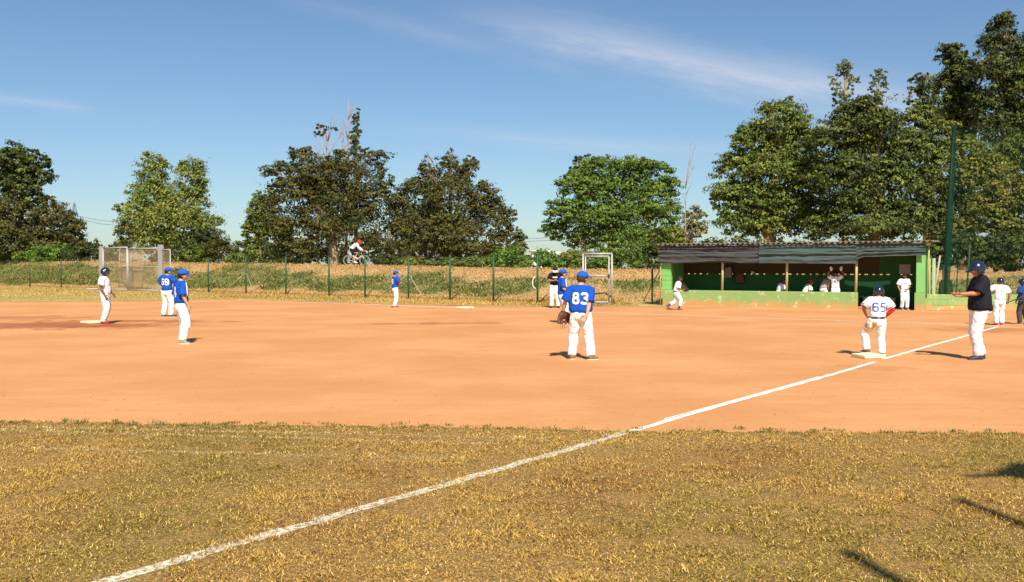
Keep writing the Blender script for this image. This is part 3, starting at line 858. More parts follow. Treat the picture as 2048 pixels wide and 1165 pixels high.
# bare stems
def bare(name, label, Y, px, stems, r, seed):
    bx = at(px, HOR, Y).x; bz = float(bank_h(bx, Y)[0])
    root = empty(name, (bx, Y, bz - 0.05)); tag(root, label, 'tree')
    rr = random.Random(seed)
    for si, (x0, y0, x1, y1) in enumerate(stems):
        a = at(x0, y0, Y) - root.location; c = at(x1, y1, Y) - root.location
        if si == 0: a.z = -0.1
        bm = bmesh.new()
        pts = limb_pts(a, c, seed + si * 2.3, 7, 0.03)
        rs = r * (1.0 if si == 0 else 0.5)
        tube(bm, pts, [rs * (1 - 0.85 * i / 7) for i in range(8)], 6)
        for q in range(7):
            i = rr.randint(2, 6); L = (c - a).length * rr.uniform(0.08, 0.22)
            e = pts[i] + Vector((rr.choice((-1, 1)) * rr.uniform(.2, .6), rr.uniform(-.4, .4), 1)).normalized() * L
            tube(bm, limb_pts(pts[i], e, seed + q, 3, 0.05), [rs * 0.35, rs * 0.28, rs * 0.2, rs * 0.1], 4)
        obj('trunk' if si == 0 else 'limb', bm, DEAD, root, True)
bare('bare_poplar', 'leafless pale pinkish poplar beside the slim dark poplar', 73, 692, [(692, 500, 697, 200), (690, 330, 684, 240), (694, 320, 705, 225), (688, 330, 680, 262)], 0.11, 5)
bare('bare_sapling', 'thin leafless sapling left of the dugout roof against the sky', 62, 1370, [(1370, 500, 1372, 370), (1371, 372, 1392, 290), (1371, 378, 1384, 278), (1372, 370, 1390, 330), (1370, 365, 1360, 362)], 0.06, 6)
bare('dead_limbs', 'dead forked limbs sticking out of the acacia top', 67.6, 655, [(660, 480, 655, 250), (655, 320, 622, 262), (654, 300, 636, 250), (657, 310, 690, 262), (655, 330, 625, 290), (700, 330, 772, 330)], 0.09, 7)
tree('acacia_sprig', 'small leafy sprigs on the dead limbs above the acacia', 'tree', 67.7, 655, [(645, 258, 16, 8), (664, 260, 10, 7), (640, 268, 12, 7)], 500, 0.17, BRN + DK, 75, 0.02, limbs=False, spike=0.3)

# far woodland filling the gaps at the horizon
def woodland(name, label, Y, px0, px1, top, seed, cols, n):
    rr = random.Random(seed)
    lobes = []
    px = px0
    while px < px1:
        r = rr.uniform(14, 26)
        py = top + rr.uniform(-10, 12)
        c = at(px, py + r * 0.6, Y); s = Y / FPX
        lobes.append(((c.x, Y + rr.uniform(-4, 4), c.z), (r * s, r * s, r * s * 0.9)))
        lobes.append(((c.x, Y + rr.uniform(-4, 4), c.z - 1.2 * r * s), (r * s * 1.2, r * s, r * s)))
        px += r * 0.9
    V, F, T = leaf_cloud(lobes, n, 0.0042 * Y, cols, seed, 0.16, 0.7, 0.3, 0.2, 20)
    tag(obj(name, arrays_mesh(name, V, F, T), LEAF), label, 'woodland', kind='stuff')
woodland('far_woodland', 'distant dark line of trees at the left horizon', 140, -200, 1010, 486, 77, DK + [(0.06, 0.07, 0.04)], 18000)
woodland('far_woodland', 'distant line of trees at the right horizon', 140, 1150, 2300, 486, 78, DK + [(0.06, 0.07, 0.04)], 15000)
woodland('far_woodland', 'low distant trees around the white building', 150, 1010, 1160, 516, 79, MID, 3000)

# ================================================================== FENCE, GATES, DUGOUT
GALV = material('galvanised_steel', (0.42, 0.40, 0.38), 0.5, 0.12, 5, metal=0.25)
FGREEN = material('green_paint_post', (0.03, 0.085, 0.04), 0.5, 0.2, 4)
STRUT = material('pale_strut', (0.34, 0.30, 0.16), 0.7, 0.2, 4)
MESHN = net_mat('fence_netting', (0.035, 0.10, 0.05), 0.045)
FA, FB = Vector((*FENCE_A, 0)), Vector((*FENCE_B, 0))
FD = (FB - FA).normalized(); FN = Vector((-FD.y, FD.x, 0))       # FN points away from the field
fence = empty('wire_fence', FA)
tag(fence, 'long green wire fence on thin posts along the bank', 'fence')
def fpost(px, top_py, H=None):
    p = on_line(px, FA, FB)
    h = H or zat(top_py, p.y)
    bm = bmesh.new()
    tube(bm, [p - FA + Vector((0, 0, -0.1)), p - FA + Vector((0, 0, h))], 0.045, 8)
    tube(bm, [p - FA + Vector((0, 0, h)), p - FA + Vector((0, 0, h + 0.03))], [0.055, 0.03], 8)
    obj('post', bm, FGREEN, fence, True)
    return p, h
posts = []
for px, tp in ((-150, 512), (-60, 512), (60, 511), (123, 512), (417, 511), (492, 510), (572, 510), (658, 512), (730, 513), (817, 514), (900, 518), (987, 520), (1075, 528)):
    posts.append(fpost(px, tp, 2.15))
endp = on_line(1163, FA, FB)
for px in (492, 817):
    p = on_line(px, FA, FB) - FA
    for s, k in ((-1, 1.6), (1, 1.7)):
        new_tube('strut', [p + Vector((0, 0, 1.25)), p + FD * s * k - FN * 0.6 + Vector((0, 0, 0.02))], 0.022, STRUT, fence, 6)
def between(a, c, h):
    bm = bmesh.new()
    for z in (0.15, 1.1, h - 0.08):
        tube(bm, [a - FA + Vector((0, 0, z)), (a - FA).lerp(c - FA, 0.5) + Vector((0, 0, z - 0.03)), c - FA + Vector((0, 0, z))], 0.006, 4)
    obj('wire', bm, FGREEN, fence)
    bm = bmesh.new()
    q = [a - FA, c - FA]
    bm.faces.new([bm.verts.new(v) for v in (q[0] + Vector((0, 0, .03)), q[1] + Vector((0, 0, .03)), q[1] + Vector((0, 0, h - .05)), q[0] + Vector((0, 0, h - .05)))])
    obj('netting', bm, MESHN, fence)
GL, GR = on_line(204, FA, FB), on_line(322, FA, FB)
chain = [p for p, h in posts[:4]] + [GL]
for a, c in zip(chain, chain[1:]): between(a, c, 2.15)
chain = [on_line(342, FA, FB)] + [p for p, h in posts[4:]] + [endp]
for a, c in zip(chain, chain[1:]): between(a, c, 2.1)
# small shadow-throwing stakes at the foot of some posts
for px in (417, 572, 658, 730, 900, 987, 1075):
    p = on_line(px, FA, FB) - FA
    new_tube('stake', [p + FD * 0.12 - FN * 0.15 + Vector((0, 0, -0.02)), p + FD * 0.62 - FN * 0.1 + Vector((0, 0, 0.42))], 0.03, material('old_wood', (0.10, 0.07, 0.04), 0.9, 0.3, 5), fence, 6)
# white hoop hung on the fence
p = on_line(1074, FA, FB) - FA - FN * 0.06
bm = bmesh.new(); z0 = zat(566, p.y + FA.y)
tube(bm, [p + Vector((0.16 * math.cos(t), 0, z0 + 0.26 * math.sin(t))) for t in [R(100 + 16 * i) for i in range(11)]], 0.022, 6)
o = obj('hose_loop', bm, material('white_plastic', (0.75, 0.75, 0.72), 0.5), None, True); o.location = FA
tag(o, 'pale curved hose piece hanging on a fence post', 'hose')

# double gate
gate = empty('double_gate', GL); tag(gate, 'wide double gate of grey tube frames at the left', 'gate')
gd = (GR - GL); gw = gd.length; gd.normalize(); gn = Vector((-gd.y, gd.x, 0))
HG = zat(493, GL.y)
GATE_NET = net_mat('gate_netting', (0.40, 0.31, 0.19), 0.32)
for p in (Vector((0, 0, 0)), gd * gw):
    bm = bmesh.new()
    M = Matrix.Translation(p) @ Matrix.Rotation(math.atan2(gd.y, gd.x), 4, 'Z')
    box(bm, -0.13, 0.13, -0.13, 0.13, -0.1, HG, M, 0.015); obj('gate_post', bm, GALV, gate)
def leaf(x0, x1, z0, z1, pr):
    root = None
    bm = bmesh.new(); r = 0.05
    c = [gd * x0 + Vector((0, 0, z0)), gd * x1 + Vector((0, 0, z0)), gd * x1 + Vector((0, 0, z1)), gd * x0 + Vector((0, 0, z1))]
    for i in range(4): tube(bm, [c[i], c[(i + 1) % 4]], r, 8)
    for v in c: ball(bm, v, r * 1.02, None, 8, 6)
    fr = obj('gate_leaf', bm, GALV, pr, True)
    bm = bmesh.new()
    zm = z0 + (z1 - z0) * 0.56
    tube(bm, [gd * x0 + Vector((0, 0, zm)), gd * x1 + Vector((0, 0, zm))], 0.025, 6)
    obj('rail', bm, GALV, fr, True)
    bm = bmesh.new(); e = 0.03
    nx = 14; nz = 12
    xs_ = [x0 + e + (x1 - x0 - 2 * e) * i / nx for i in range(nx + 1)]
    grid = [[bm.verts.new(gd * xx + gn * (0.05 * noise.noise(Vector((xx * 1.3, zz * 1.3, x0)))) + Vector((0, 0, zz))) for xx in xs_] for zz in [z0 + (z1 - z0) * j / nz for j in range(nz + 1)]]
    for j in range(nz):
        for i in range(nx): bm.faces.new((grid[j][i], grid[j][i + 1], grid[j + 1][i + 1], grid[j + 1][i]))
    obj('netting', bm, GATE_NET, fr)
    return fr
mid = gw * (258 - 204) / (322 - 204.0)
leaf(0.22, mid - 0.06, 0.06, HG - 0.12, gate)
leaf(mid + 0.06, gw - 0.2, 0.06, HG - 0.22, gate)
bm = bmesh.new()
tube(bm, [gd * (mid - 0.12) - gn * 0.06 + Vector((0, 0, 1.62)), gd * (mid - 0.35) - gn * 0.12 + Vector((0, 0, 1.72)), gd * (mid - 0.62) - gn * 0.12 + Vector((0, 0, 1.6)), gd * (mid - 0.62) - gn * 0.1 + Vector((0, 0, 0.75))], 0.022, 6)
obj('latch_handle', bm, GALV, gate, True)
# boards stored behind the gate: a light wooden frame covered in mesh
WOOD = material('weathered_wood', (0.36, 0.27, 0.15), 0.85, 0.25, 4)
cage = empty('wooden_screen', GL + gn * 0.9 + gd * 0.6); tag(cage, 'weathered brown framed screen leaning behind the double gate', 'screen')
sw = 3.1; sh = HG - 0.35
for x0 in (0, sw * 0.5, sw): new_tube('upright', [gd * x0 + Vector((0, 0, 0.1)), gd * x0 + gn * 0.1 + Vector((0, 0, sh))], 0.03, WOOD, cage, 5)
for zz, t in ((sh, 0), (sh * 0.58, 0.02), (0.2, 0), (sh * 0.8, -0.2)): new_tube('batten', [gd * 0 + gn * (0.1 * zz / sh) + Vector((0, 0, zz + t)), gd * sw + gn * (0.1 * zz / sh) + Vector((0, 0, zz))], 0.026, WOOD, cage, 5)
bm = bmesh.new()
bm.faces.new([bm.verts.new(v) for v in (gn * .02 + Vector((0, 0, .2)), gd * sw + gn * .02 + Vector((0, 0, .2)), gd * sw + gn * .13 + Vector((0, 0, sh)), gn * .13 + Vector((0, 0, sh)))])
obj('cover', bm, net_mat('brown_netting', (0.45, 0.30, 0.17), 0.6), cage)
# side panel right of the gate
sp = empty('side_panel', GR); tag(sp, 'narrow mesh panel right of the double gate', 'fence panel')
pw = (on_line(341, FA, FB) - GR).length; hp = zat(500, GR.y)
bm = bmesh.new()
for a, c in (((0.15, 0.1), (pw, 0.1)), ((pw, 0.1), (pw, hp)), ((0.15, hp), (pw, hp))):
    tube(bm, [gd * a[0] + Vector((0, 0, a[1])), gd * c[0] + Vector((0, 0, c[1]))], 0.035, 6)
obj('frame', bm, GALV, sp, True)
bm = bmesh.new(); bm.faces.new([bm.verts.new(gd * a + Vector((0, 0, c))) for a, c in ((0.15, .1), (pw, .1), (pw, hp), (.15, hp))])
obj('netting', bm, net_mat('panel_netting', (0.30, 0.22, 0.13), 0.4), sp)
# low junk behind the gate
o = new_tube('old_pipe', [GL + gd * 0.9 + gn * 0.5 + Vector((0, 0, 0.55)), GL + gd * 1.9 + gn * 0.6 + Vector((0, 0, .5)), GL + gd * 2.6 + gn * 0.4 + Vector((0, 0, 0.12))], 0.05, material('rust_dark', (0.10, 0.09, 0.06), 0.8), None, 6)
tag(o, 'bent dark pipe lying behind the left gate leaf', 'pipe')
q = ground(187, 580)
bm = bmesh.new(); box(bm, -0.38, 0.38, -0.25, 0.25, 0, 0.10, None, 0.03); o = obj('concrete_slab', bm, material('concrete', (0.42, 0.38, 0.30), 0.9, 0.15, 4)); o.location = (q.x, q.y, 0.008)
tag(o, 'pale concrete slab in the grass left of the double gate', 'slab')

# small gate
A1, B1 = on_line(1166, FA, FB), on_line(1224, FA, FB)
A1.y += 0.0
sg = empty('small_gate', A1); tag(sg, 'tall open grey tube gate behind the player numbered 83', 'gate')
d1 = Vector((1, -0.25, 0)).normalized(); w1 = (58 / FPX) * A1.y * 1.0; h1 = zat(508, A1.y)
bm = bmesh.new()
for a, c in (((0, -0.05), (0, h1)), ((0, h1), (w1, h1)), ((w1, h1), (w1, -0.05)), ((0, 0.04), (w1, 0.04))):
    tube(bm, [d1 * a[0] + Vector((0, 0, a[1])), d1 * c[0] + Vector((0, 0, c[1]))], 0.04, 8)
obj('outer_frame', bm, GALV, sg, True)
n1 = Vector((-d1.y, d1.x, 0))
bm = bmesh.new(); i0, i1, hz = 0.11, w1 - 0.12, h1 - 0.11
for a, c in (((i0, 0.12), (i0, hz)), ((i0, hz), (i1, hz)), ((i1, hz), (i1, 0.12)), ((i0, 0.12), (i1, 0.12))):
    tube(bm, [d1 * a[0] - n1 * 0.05 + Vector((0, 0, a[1])), d1 * c[0] - n1 * 0.05 + Vector((0, 0, c[1]))], 0.032, 8)
fr = obj('gate_leaf', bm, GALV, sg, True)
new_tube('rail', [d1 * i0 - n1 * 0.05 + Vector((0, 0, 1.22)), d1 * i1 - n1 * 0.05 + Vector((0, 0, 1.22))], 0.04, GALV, fr, 8)
bm = bmesh.new(); bm.faces.new([bm.verts.new(d1 * a - n1 * 0.05 + Vector((0, 0, c))) for a, c in ((i0, .12), (i1, .12), (i1, hz), (i0, hz))])
obj('netting', bm, MESHN, fr)
new_tube('latch', [d1 * i1 - n1 * 0.09 + Vector((0, 0, 1.15)), d1 * i1 - n1 * 0.09 + Vector((0, 0, 1.3))], 0.05, FGREEN, fr, 6)
bm = bmesh.new(); p0 = A1 + d1 * 0.4 + n1 * 0.3
tube(bm, [p0 + Vector((0, 0, .45)), p0 + d1 * .5 + Vector((0, 0, .5)), p0 + d1 * .8 + Vector((0, 0, .3)), p0 + d1 * .9 + Vector((0, 0, .02))], 0.035, 6)
tag(obj('bent_pipe', bm, MATS['rust_dark'], None, True), 'dark bent pipe on the ground behind the small gate', 'pipe')
# leaning brace left of the dugout
o = new_tube('brace_pole', [ground(1287, 603), at(1328, 523, 39.8)], 0.03, material('pale_pole', (0.55, 0.50, 0.36), 0.7), None, 6)
tag(o, 'thin pale pole leaning against the left end of the dugout', 'pole')
# wire fence run from small gate to the dugout
rf = empty('short_fence', A1 + d1 * w1); tag(rf, 'short netting run between the small gate and the dugout', 'fence')
e = Vector((6.1, 40.3, 0)) - rf.location
new_tube('post', [e + Vector((-0.15, 0, 0)), e + Vector((-0.15, 0, 1.5))], 0.04, FGREEN, rf)
bm = bmesh.new(); bm.faces.new([bm.verts.new(v) for v in (Vector((.05, 0, .05)), e + Vector((0, 0, .05)), e + Vector((0, 0, 1.5)), Vector((.05, 0, 1.5)))]); obj('netting', bm, MESHN, rf)

# ---------------------------------------------------------------- dugout
DA, DB = ground(1324, 611), ground(1850, 622)
DV = DB - DA; DL = DV.length; DRZ = math.atan2(DV.y, DV.x)
dug = empty('dugout', DA, DRZ)
tag(dug, 'long green team shelter with corrugated roof and dark shade cloth', 'shelter')
def lx(px):            # local x along the front for a column of the photograph
    return (on_line(px, DA, DB) - DA).dot(DV.normalized())
def dz(px, py):
    return zat(py, on_line(px, DA, DB).y)
def wall_mat(name, base, dirt, zr=0.45, chips=True):
    m, g, b = blank_mat(name)
    tcn = g.n('ShaderNodeTexCoord'); P = tcn.outputs['Object']
    sp = g.n('ShaderNodeSeparateXYZ'); g.put(sp.inputs[0], P)
    c = g.mix(g.noise(P, 1.3, 5), tuple(v * 0.82 for v in base), tuple(min(1, v * 1.15) for v in base))
    # splashed clay on the lower part, chipped paint
    d = g.m('ADD', sp.outputs[2], g.m('MULTIPLY', g.m('SUBTRACT', g.noise(g.scale(P, (1, 1, .5)), 3.6, 8, 0.78), 0.5), zr * 2.2))
    c = g.mix(g.m('MULTIPLY', g.ramp(d, zr * 0.62, 0.10), 0.85), c, dirt)
    if chips:
        c = g.mix(g.m('MULTIPLY', g.ramp(g.noise(g.scale(P, (1, 1, .12)), 4.5, 5, 0.6), 0.5, 0.72), 0.55), c, (0.36, 0.34, 0.13))
        c = g.mix(g.m('MULTIPLY', g.ramp(g.noise(g.scale(P, (1, 1, 1.3)), 3.4, 7, 0.65), 0.56, 0.66), 0.75), c, (0.62, 0.60, 0.33))
        c = g.mix(g.ramp(g.noise(g.scale(P, (1, 1, 1), (4, 7, 1)), 7, 5, 0.7), 0.70, 0.76), c, (0.12, 0.14, 0.06))
    g.put(b.inputs['Base Color'], c); b.inputs['Roughness'].default_value = 0.85
    bp = g.n('ShaderNodeBump'); bp.inputs['Strength'].default_value = 0.35; bp.inputs['Distance'].default_value = 0.02
    g.put(bp.inputs['Height'], g.noise(P, 14, 6, 0.7)); g.put(b.inputs['Normal'], bp.outputs[0])
    return m
CLAYD = (0.52, 0.27, 0.10)
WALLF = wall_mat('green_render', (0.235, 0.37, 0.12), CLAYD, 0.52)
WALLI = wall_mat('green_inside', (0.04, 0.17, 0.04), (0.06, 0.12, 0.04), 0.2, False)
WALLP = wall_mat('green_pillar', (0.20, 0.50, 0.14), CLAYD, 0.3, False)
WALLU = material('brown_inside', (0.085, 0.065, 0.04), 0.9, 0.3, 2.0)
CREAM = material('cream_paint', (0.52, 0.47, 0.22), 0.7, 0.15, 4)
xw = lx(1715); HW = 0.64; DEP = 2.3
# low front wall, rounded at its free end
bm = bmesh.new(); box(bm, 0.02, xw, -0.02, 0.18, -0.05, HW, None, 0.03)
for v in bm.verts: v.co.z += 0.012 * noise.noise(Vector((v.co.x * 0.8, 0, 3)))
o = obj('front_wall', bm, WALLF, dug)
# left end wall: stacked blocks at the front, plain wall behind
HL = 2.02
nb = 7
for k in range(nb):
    z0 = HW + (HL - HW) * k / nb
    new_box('block', (0.0, 0.38, -0.01 + 0.006 * (k % 2), 0.20, z0 + 0.006, z0 + (HL - HW) / nb - 0.006), WALLP, dug, 0.008)
new_box('mortar', (0.01, 0.37, 0.005, 0.195, HW + 0.002, HL - 0.004), WALLP, dug)
new_box('left_wall', (0.0, 0.15, 0.205, DEP, 0.0, HL + 0.3), WALLP, dug)
# right pillar
xr0, xr1 = lx(1832), lx(1850)
new_box('right_pillar', (xr0, xr1, 0.0, 0.22, 0.66, 2.06), WALLP, dug, 0.01)
new_box('pillar_foot', (xr0 - 0.05, xr1 + 0.01, -0.015, 0.235, -0.05, 0.657), WALLF, dug, 0.012)
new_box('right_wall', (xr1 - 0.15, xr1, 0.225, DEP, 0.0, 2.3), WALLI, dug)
# back wall with a row of vent gaps
ZV = dz(1500, 553) + 0.05; hv = 0.042
xr = xr1 - 0.15
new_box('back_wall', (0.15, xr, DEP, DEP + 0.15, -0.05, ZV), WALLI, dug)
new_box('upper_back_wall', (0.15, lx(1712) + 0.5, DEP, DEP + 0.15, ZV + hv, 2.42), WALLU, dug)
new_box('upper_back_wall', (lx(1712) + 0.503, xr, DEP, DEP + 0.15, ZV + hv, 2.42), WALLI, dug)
nv = 36
for k in range(nv):
    x0 = 0.15 + (xr - 0.15) * k / nv; wv = (xr - 0.15) / nv
    if k % 9 == 4: x1 = x0 + wv
    else: x1 = x0 + wv * (0.55 + 0.12 * math.sin(k * 2.7))
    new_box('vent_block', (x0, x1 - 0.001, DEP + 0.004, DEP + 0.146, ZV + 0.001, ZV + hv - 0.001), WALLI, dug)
# floor and bench
new_box('floor_slab', (0.15, xr, 0.19, DEP, -0.02, 0.03), material('dug_floor', (0.20, 0.13, 0.08), 0.9, 0.2), dug)
bench = empty('bench', (0, 0, 0)); bench.location = dug.matrix_basis @ Vector((0, 0, 0)) if False else DA; bench.rotation_euler = (0, 0, DRZ)
tag(bench, 'long green bench along the back wall inside the shelter', 'bench')
new_box('seat', (lx(1350), lx(1770), DEP - 0.55, DEP - 0.14, 0.40, 0.45), material('bench_green', (0.10, 0.38, 0.12), 0.6, 0.15), bench, 0.01)
for px in (1360, 1440, 1520, 1600, 1680, 1755): new_box('leg', (lx(px), lx(px) + 0.12, DEP - 0.5, DEP - 0.2, 0.03, 0.398), WALLI, bench)
# brighter green tarp band pinned to the back wall on the right
bm = bmesh.new()
xa, xb = lx(1668), lx(1764)
vs = []
for i in range(25):
    t = i / 24; xx = xa + (xb - xa) * t
    zt = 1.06 - 0.05 * math.sin(t * 3.1) ; zb = 0.90 - 0.10 * math.sin(t * 3.1) - 0.03 * math.sin(t * 12)
    vs.append((bm.verts.new((xx, DEP - 0.05 + 0.015 * math.sin(t * 20), zt)), bm.verts.new((xx, DEP - 0.05, zb))))
for a, c in zip(vs, vs[1:]): bm.faces.new((a[0], a[1], c[1], c[0]))
obj('banner_band', bm, material('bright_green_cloth', (0.13, 0.55, 0.22), 0.6), dug, True)
# step and low wall behind the gap
new_box('inner_wall', (xw + 0.02, lx(1782), 1.2, 1.36, 0.0, 0.42), WALLF, dug, 0.01)
bm = bmesh.new(); ball(bm, (0, 0, 0.03), (0.28, 0.2, 0.07), None, 12, 8)
for v in bm.verts: v.co += Vector((1, 1, .5)) * 0.05 * noise.noise(v.co * 9)
o = obj('clay_heap', bm, material('clod', (0, 0, 0)), None, True); o.location = (DA + DV.normalized() * lx(1734) + Vector((0, 0.5, 0)))
tag(o, 'small heap of clay in the gap beside the low wall', 'heap')
# cream posts
for px, w in ((1443, 0.05), (1572, 0.05), (1711, 0.05)):
    new_tube('post', [(lx(px), 0.10, HW + 0.004), (lx(px) + 0.02, 0.10, 2.35)], w, CREAM, dug, 8)
for px in (1322, 1857):
    new_tube('corner_post', [(lx(px), -0.06, 0.0 if px < 1500 else 0.62), (lx(px), -0.06, 2.48)], 0.03, material('yellow_pole', (0.42, 0.36, 0.14), 0.7, 0.2), dug, 8)
# roof: corrugated sheets on a cream fascia
ZR = 2.50
xl, xrr = lx(1318), lx(1864)
new_box('fascia', (lx(1600), xrr - 0.05, -0.16, -0.10, ZR - 0.13, ZR - 0.04), CREAM, dug)
ROOF = material('fibre_cement', (0.17, 0.135, 0.085), 0.9, 0.3, 2.5, 0.4, 12)
nsh = 10
for k in range(nsh):
    x0 = xl + (xrr - xl) * k / nsh; x1 = xl + (xrr - xl) * (k + 1) / nsh + 0.06
    bm = bmesh.new(); rows = []
    nn = 48
    for (yy, zz) in ((-0.32, 0.0), (1.2, 0.03), (DEP + 0.4, 0.06)):
        top, bot = [], []
        for i in range(nn + 1):
            xx = x0 + (x1 - x0) * i / nn
            w = 0.034 * math.sin(2 * math.pi * xx / 0.2) + 0.004 * (k % 2) + 0.02 * noise.noise(Vector((k * 3.3, 0, 1)))
            top.append(bm.verts.new((xx, yy + 0.05 * noise.noise(Vector((k * 7.7, yy, 0))), ZR + zz + w + 0.02))); bot.append(bm.verts.new((xx, yy + 0.05 * noise.noise(Vector((k * 7.7, yy, 0))), ZR + zz + w + 0.008)))
        rows.append((top, bot))
    for (t0, b0), (t1, b1) in zip(rows, rows[1:]):
        for i in range(nn):
            bm.faces.new((t0[i], t0[i + 1], t1[i + 1], t1[i])); bm.faces.new((b0[i], b1[i], b1[i + 1], b0[i + 1]))
    for (t0, b0) in (rows[0], rows[-1]):
        for i in range(nn): bm.faces.new((t0[i], b0[i], b0[i + 1], t0[i + 1]))
    obj('roof_sheet', bm, ROOF, dug, False)
# shade cloths
def cloth(name, x0, x1, z_top, z_bot, mat, seed, yoff, folds):
    bm = bmesh.new(); nx, nz = 90, 26; grid = []
    for j in range(nz + 1):
        row = []
        for i in range(nx + 1):
            t = i / nx; u = j / nz
            xx = x0 + (x1 - x0) * t
            zt = z_top(t) if callable(z_top) else z_top
            zb = z_bot(t) if callable(z_bot) else z_bot
            zz = zt + (zb - zt) * u
            d = 0
            for fz, fa in folds:
                off = u - fz - 0.05 * noise.noise(Vector((t * 3, seed, fz * 9)))
                d += fa * math.exp(-(off / 0.035) ** 2)
            d += 0.055 * noise.noise(Vector((xx * 0.6, u * 7, seed))) + 0.026 * noise.noise(Vector((xx * 2.5, u * 22, seed)))
            row.append(bm.verts.new((xx, yoff - d, zz + 0.015 * noise.noise(Vector((xx * 1.5, seed, u))))))
        grid.append(row)
    for j in range(nz):
        for i in range(nx): bm.faces.new((grid[j][i], grid[j][i + 1], grid[j + 1][i + 1], grid[j + 1][i]))
    return obj(name, bm, mat, dug, True)
SH1 = material('black_shade_cloth', (0.058, 0.058, 0.062), 0.75, 0.25, 2.5, 0.2, 60)
SH2 = material('teal_shade_cloth', (0.058, 0.088, 0.082), 0.75, 0.3, 1.2, 0.2, 60)
zt = ZR - 0.055
cloth('shade_cloth', lx(1320), lx(1522), zt, lambda t: 1.76 - 0.01 * math.sin(t * 9), SH1, 1, -0.19, ((0.16, 0.05), (0.22, -.03), (0.52, -.04), (0.56, .06), (0.64, .05), (0.9, .03)))
cloth('shade_cloth', lx(1520), lx(1714), zt, lambda t: 1.74 - 0.02 * t, SH2, 2, -0.215, ((0.12, 0.03), (0.5, .05), (0.56, -.05), (0.8, .02)))
cloth('shade_cloth', lx(1713), lx(1852), zt + 0.02, lambda t: (1.74 if t < 0.02 else 2.02 - 0.05 * (1 - t) - 0.10 * max(0, 0.12 - t) / 0.12), SH2, 3, -0.20, ((0.3, 0.03), (0.7, .04), (0.85, -.03)))
# notice and number board inside
bm = bmesh.new(); box(bm, lx(1782), lx(1806), DEP - 0.03, DEP - 0.005, dz(1790, 549), dz(1790, 529)); pst = obj('notice', bm, material('notice_paper', (0.55, 0.50, 0.52), 0.6, 0.12, 9), dug)
bm = bmesh.new(); x0, x1 = lx(1824), lx(1836)
for z in (dz(1830, 539), dz(1830, 556)): box(bm, x0, x1, DEP - 0.02, DEP - 0.004, z - 0.012, z + 0.012)
tube(bm, [(x1, DEP - 0.015, dz(1830, 543)), (x0 + 0.08, DEP - 0.015, dz(1830, 552))], 0.014, 5)
obj('painted_mark', bm, material('white_mark', (0.7, 0.7, 0.66), 0.6), dug)

# ---- low block wall to the right of the shelter
WA = DB + Vector((0.02, 0.02, 0)); WBp = ground(2400, 624)
wd = WBp - WA; WL = wd.length; wall = empty('block_wall', WA, math.atan2(wd.y, wd.x))
tag(wall, 'low green block wall right of the shelter', 'wall')
WH = 0.60; rows = 3; bl = 0.52
new_box('mortar', (0, WL, 0.008, 0.17, -0.05, WH - 0.006), WALLF, wall)
bmA = {}
rr = random.Random(4)
for k in range(rows):
    x0 = -(k % 2) * bl / 2
    while x0 < min(WL, 9):
        a, c = max(0, x0) + 0.006, min(WL, x0 + bl) - 0.006
        if c - a > 0.05:
            z0 = WH * k / rows; d = rr.uniform(-0.006, 0.004)
            new_box('block', (a, c, d, 0.18, z0 + 0.005, z0 + WH / rows - 0.005), WALLF, wall, 0.008)
        x0 += bl
# pale green gate bars and leaning pole
PG = material('pale_green_paint', (0.34, 0.44, 0.22), 0.6, 0.15, 4)
bars = empty('bar_gate', WA + Vector((0.05, 0.5, 0))); tag(bars, 'pale green upright bars right of the shelter', 'gate')
for px in (1858, 1868):
    x = at(px, HOR, bars.location.y).x - bars.location.x
    new_box('bar', (x - 0.06, x + 0.06, 0, 0.04, 0.5, zat(517, bars.location.y)), PG, bars, 0.005)
for py in (533, 577): new_tube('crossbar', [(-0.1, 0.06, zat(py, bars.location.y)), (0.5, 0.06, zat(py, bars.location.y))], 0.02, PG, bars, 6)
o = new_tube('leaning_pole', [at(1868, 590, 35.3), at(1880, 512, 35.6)], 0.035, material('grey_pole', (0.36, 0.36, 0.32), 0.6), None, 8)
tag(o, 'pale pole leaning beside the tall green net pole', 'pole')

# ---- tall net pole with gathered netting, and the net it carries
NETC = net_mat('net_green', (0.010, 0.045, 0.027), 0.62)
YN = 36.6
npole = empty('net_pole', (at(1892, HOR, YN).x, YN, 0)); tag(npole, 'tall green pole wrapped in gathered netting', 'net pole')
top = at(1909, 250, YN) - npole.location
new_tube('pole', [(0, 0.10, 0), (top.x, 0.1, top.z)], [0.07, 0.05], FGREEN, npole, 10)
bm = bmesh.new(); pts, rad = [], []
for i in range(41):
    t = i / 40
    pts.append(Vector((top.x * t + 0.03 * noise.noise(Vector((t * 9, 1, 0))), 0, 0.3 + (top.z - 0.3) * t)))
    rad.append(0.125 * (1 - t) ** 0.6 + 0.05 + 0.04 * noise.noise(Vector((t * 12, 4, 0))) + (0.10 if t < 0.12 else 0))
rings = []
for i, p in enumerate(pts):
    rings.append([p + Vector((math.cos(a) * rad[i] * (1 + 0.28 * noise.noise(Vector((math.cos(a) * 1.6, math.sin(a) * 1.6, i * 0.05)))), math.sin(a) * rad[i] * 0.7, 0)) for a in [2 * math.pi * j / 20 for j in range(20)]])
ring_loft(bm, rings)
obj('gathered_net', bm, NETC, npole, True)
new_tube('net_strand', [(0.32, 0.0, 0.2)] + [(0.36 + 0.12 * math.sin(t * 3) - 0.18 * t + top.x * t * 0.85, 0.0, 0.2 + 5.4 * t) for t in [i / 12 for i in range(1, 13)]], 0.02, NETC, npole, 6)
bm = bmesh.new(); A2 = npole.location + Vector((0.05, 0, 0)); B2 = Vector((30, 33.0, 0)); grid = []
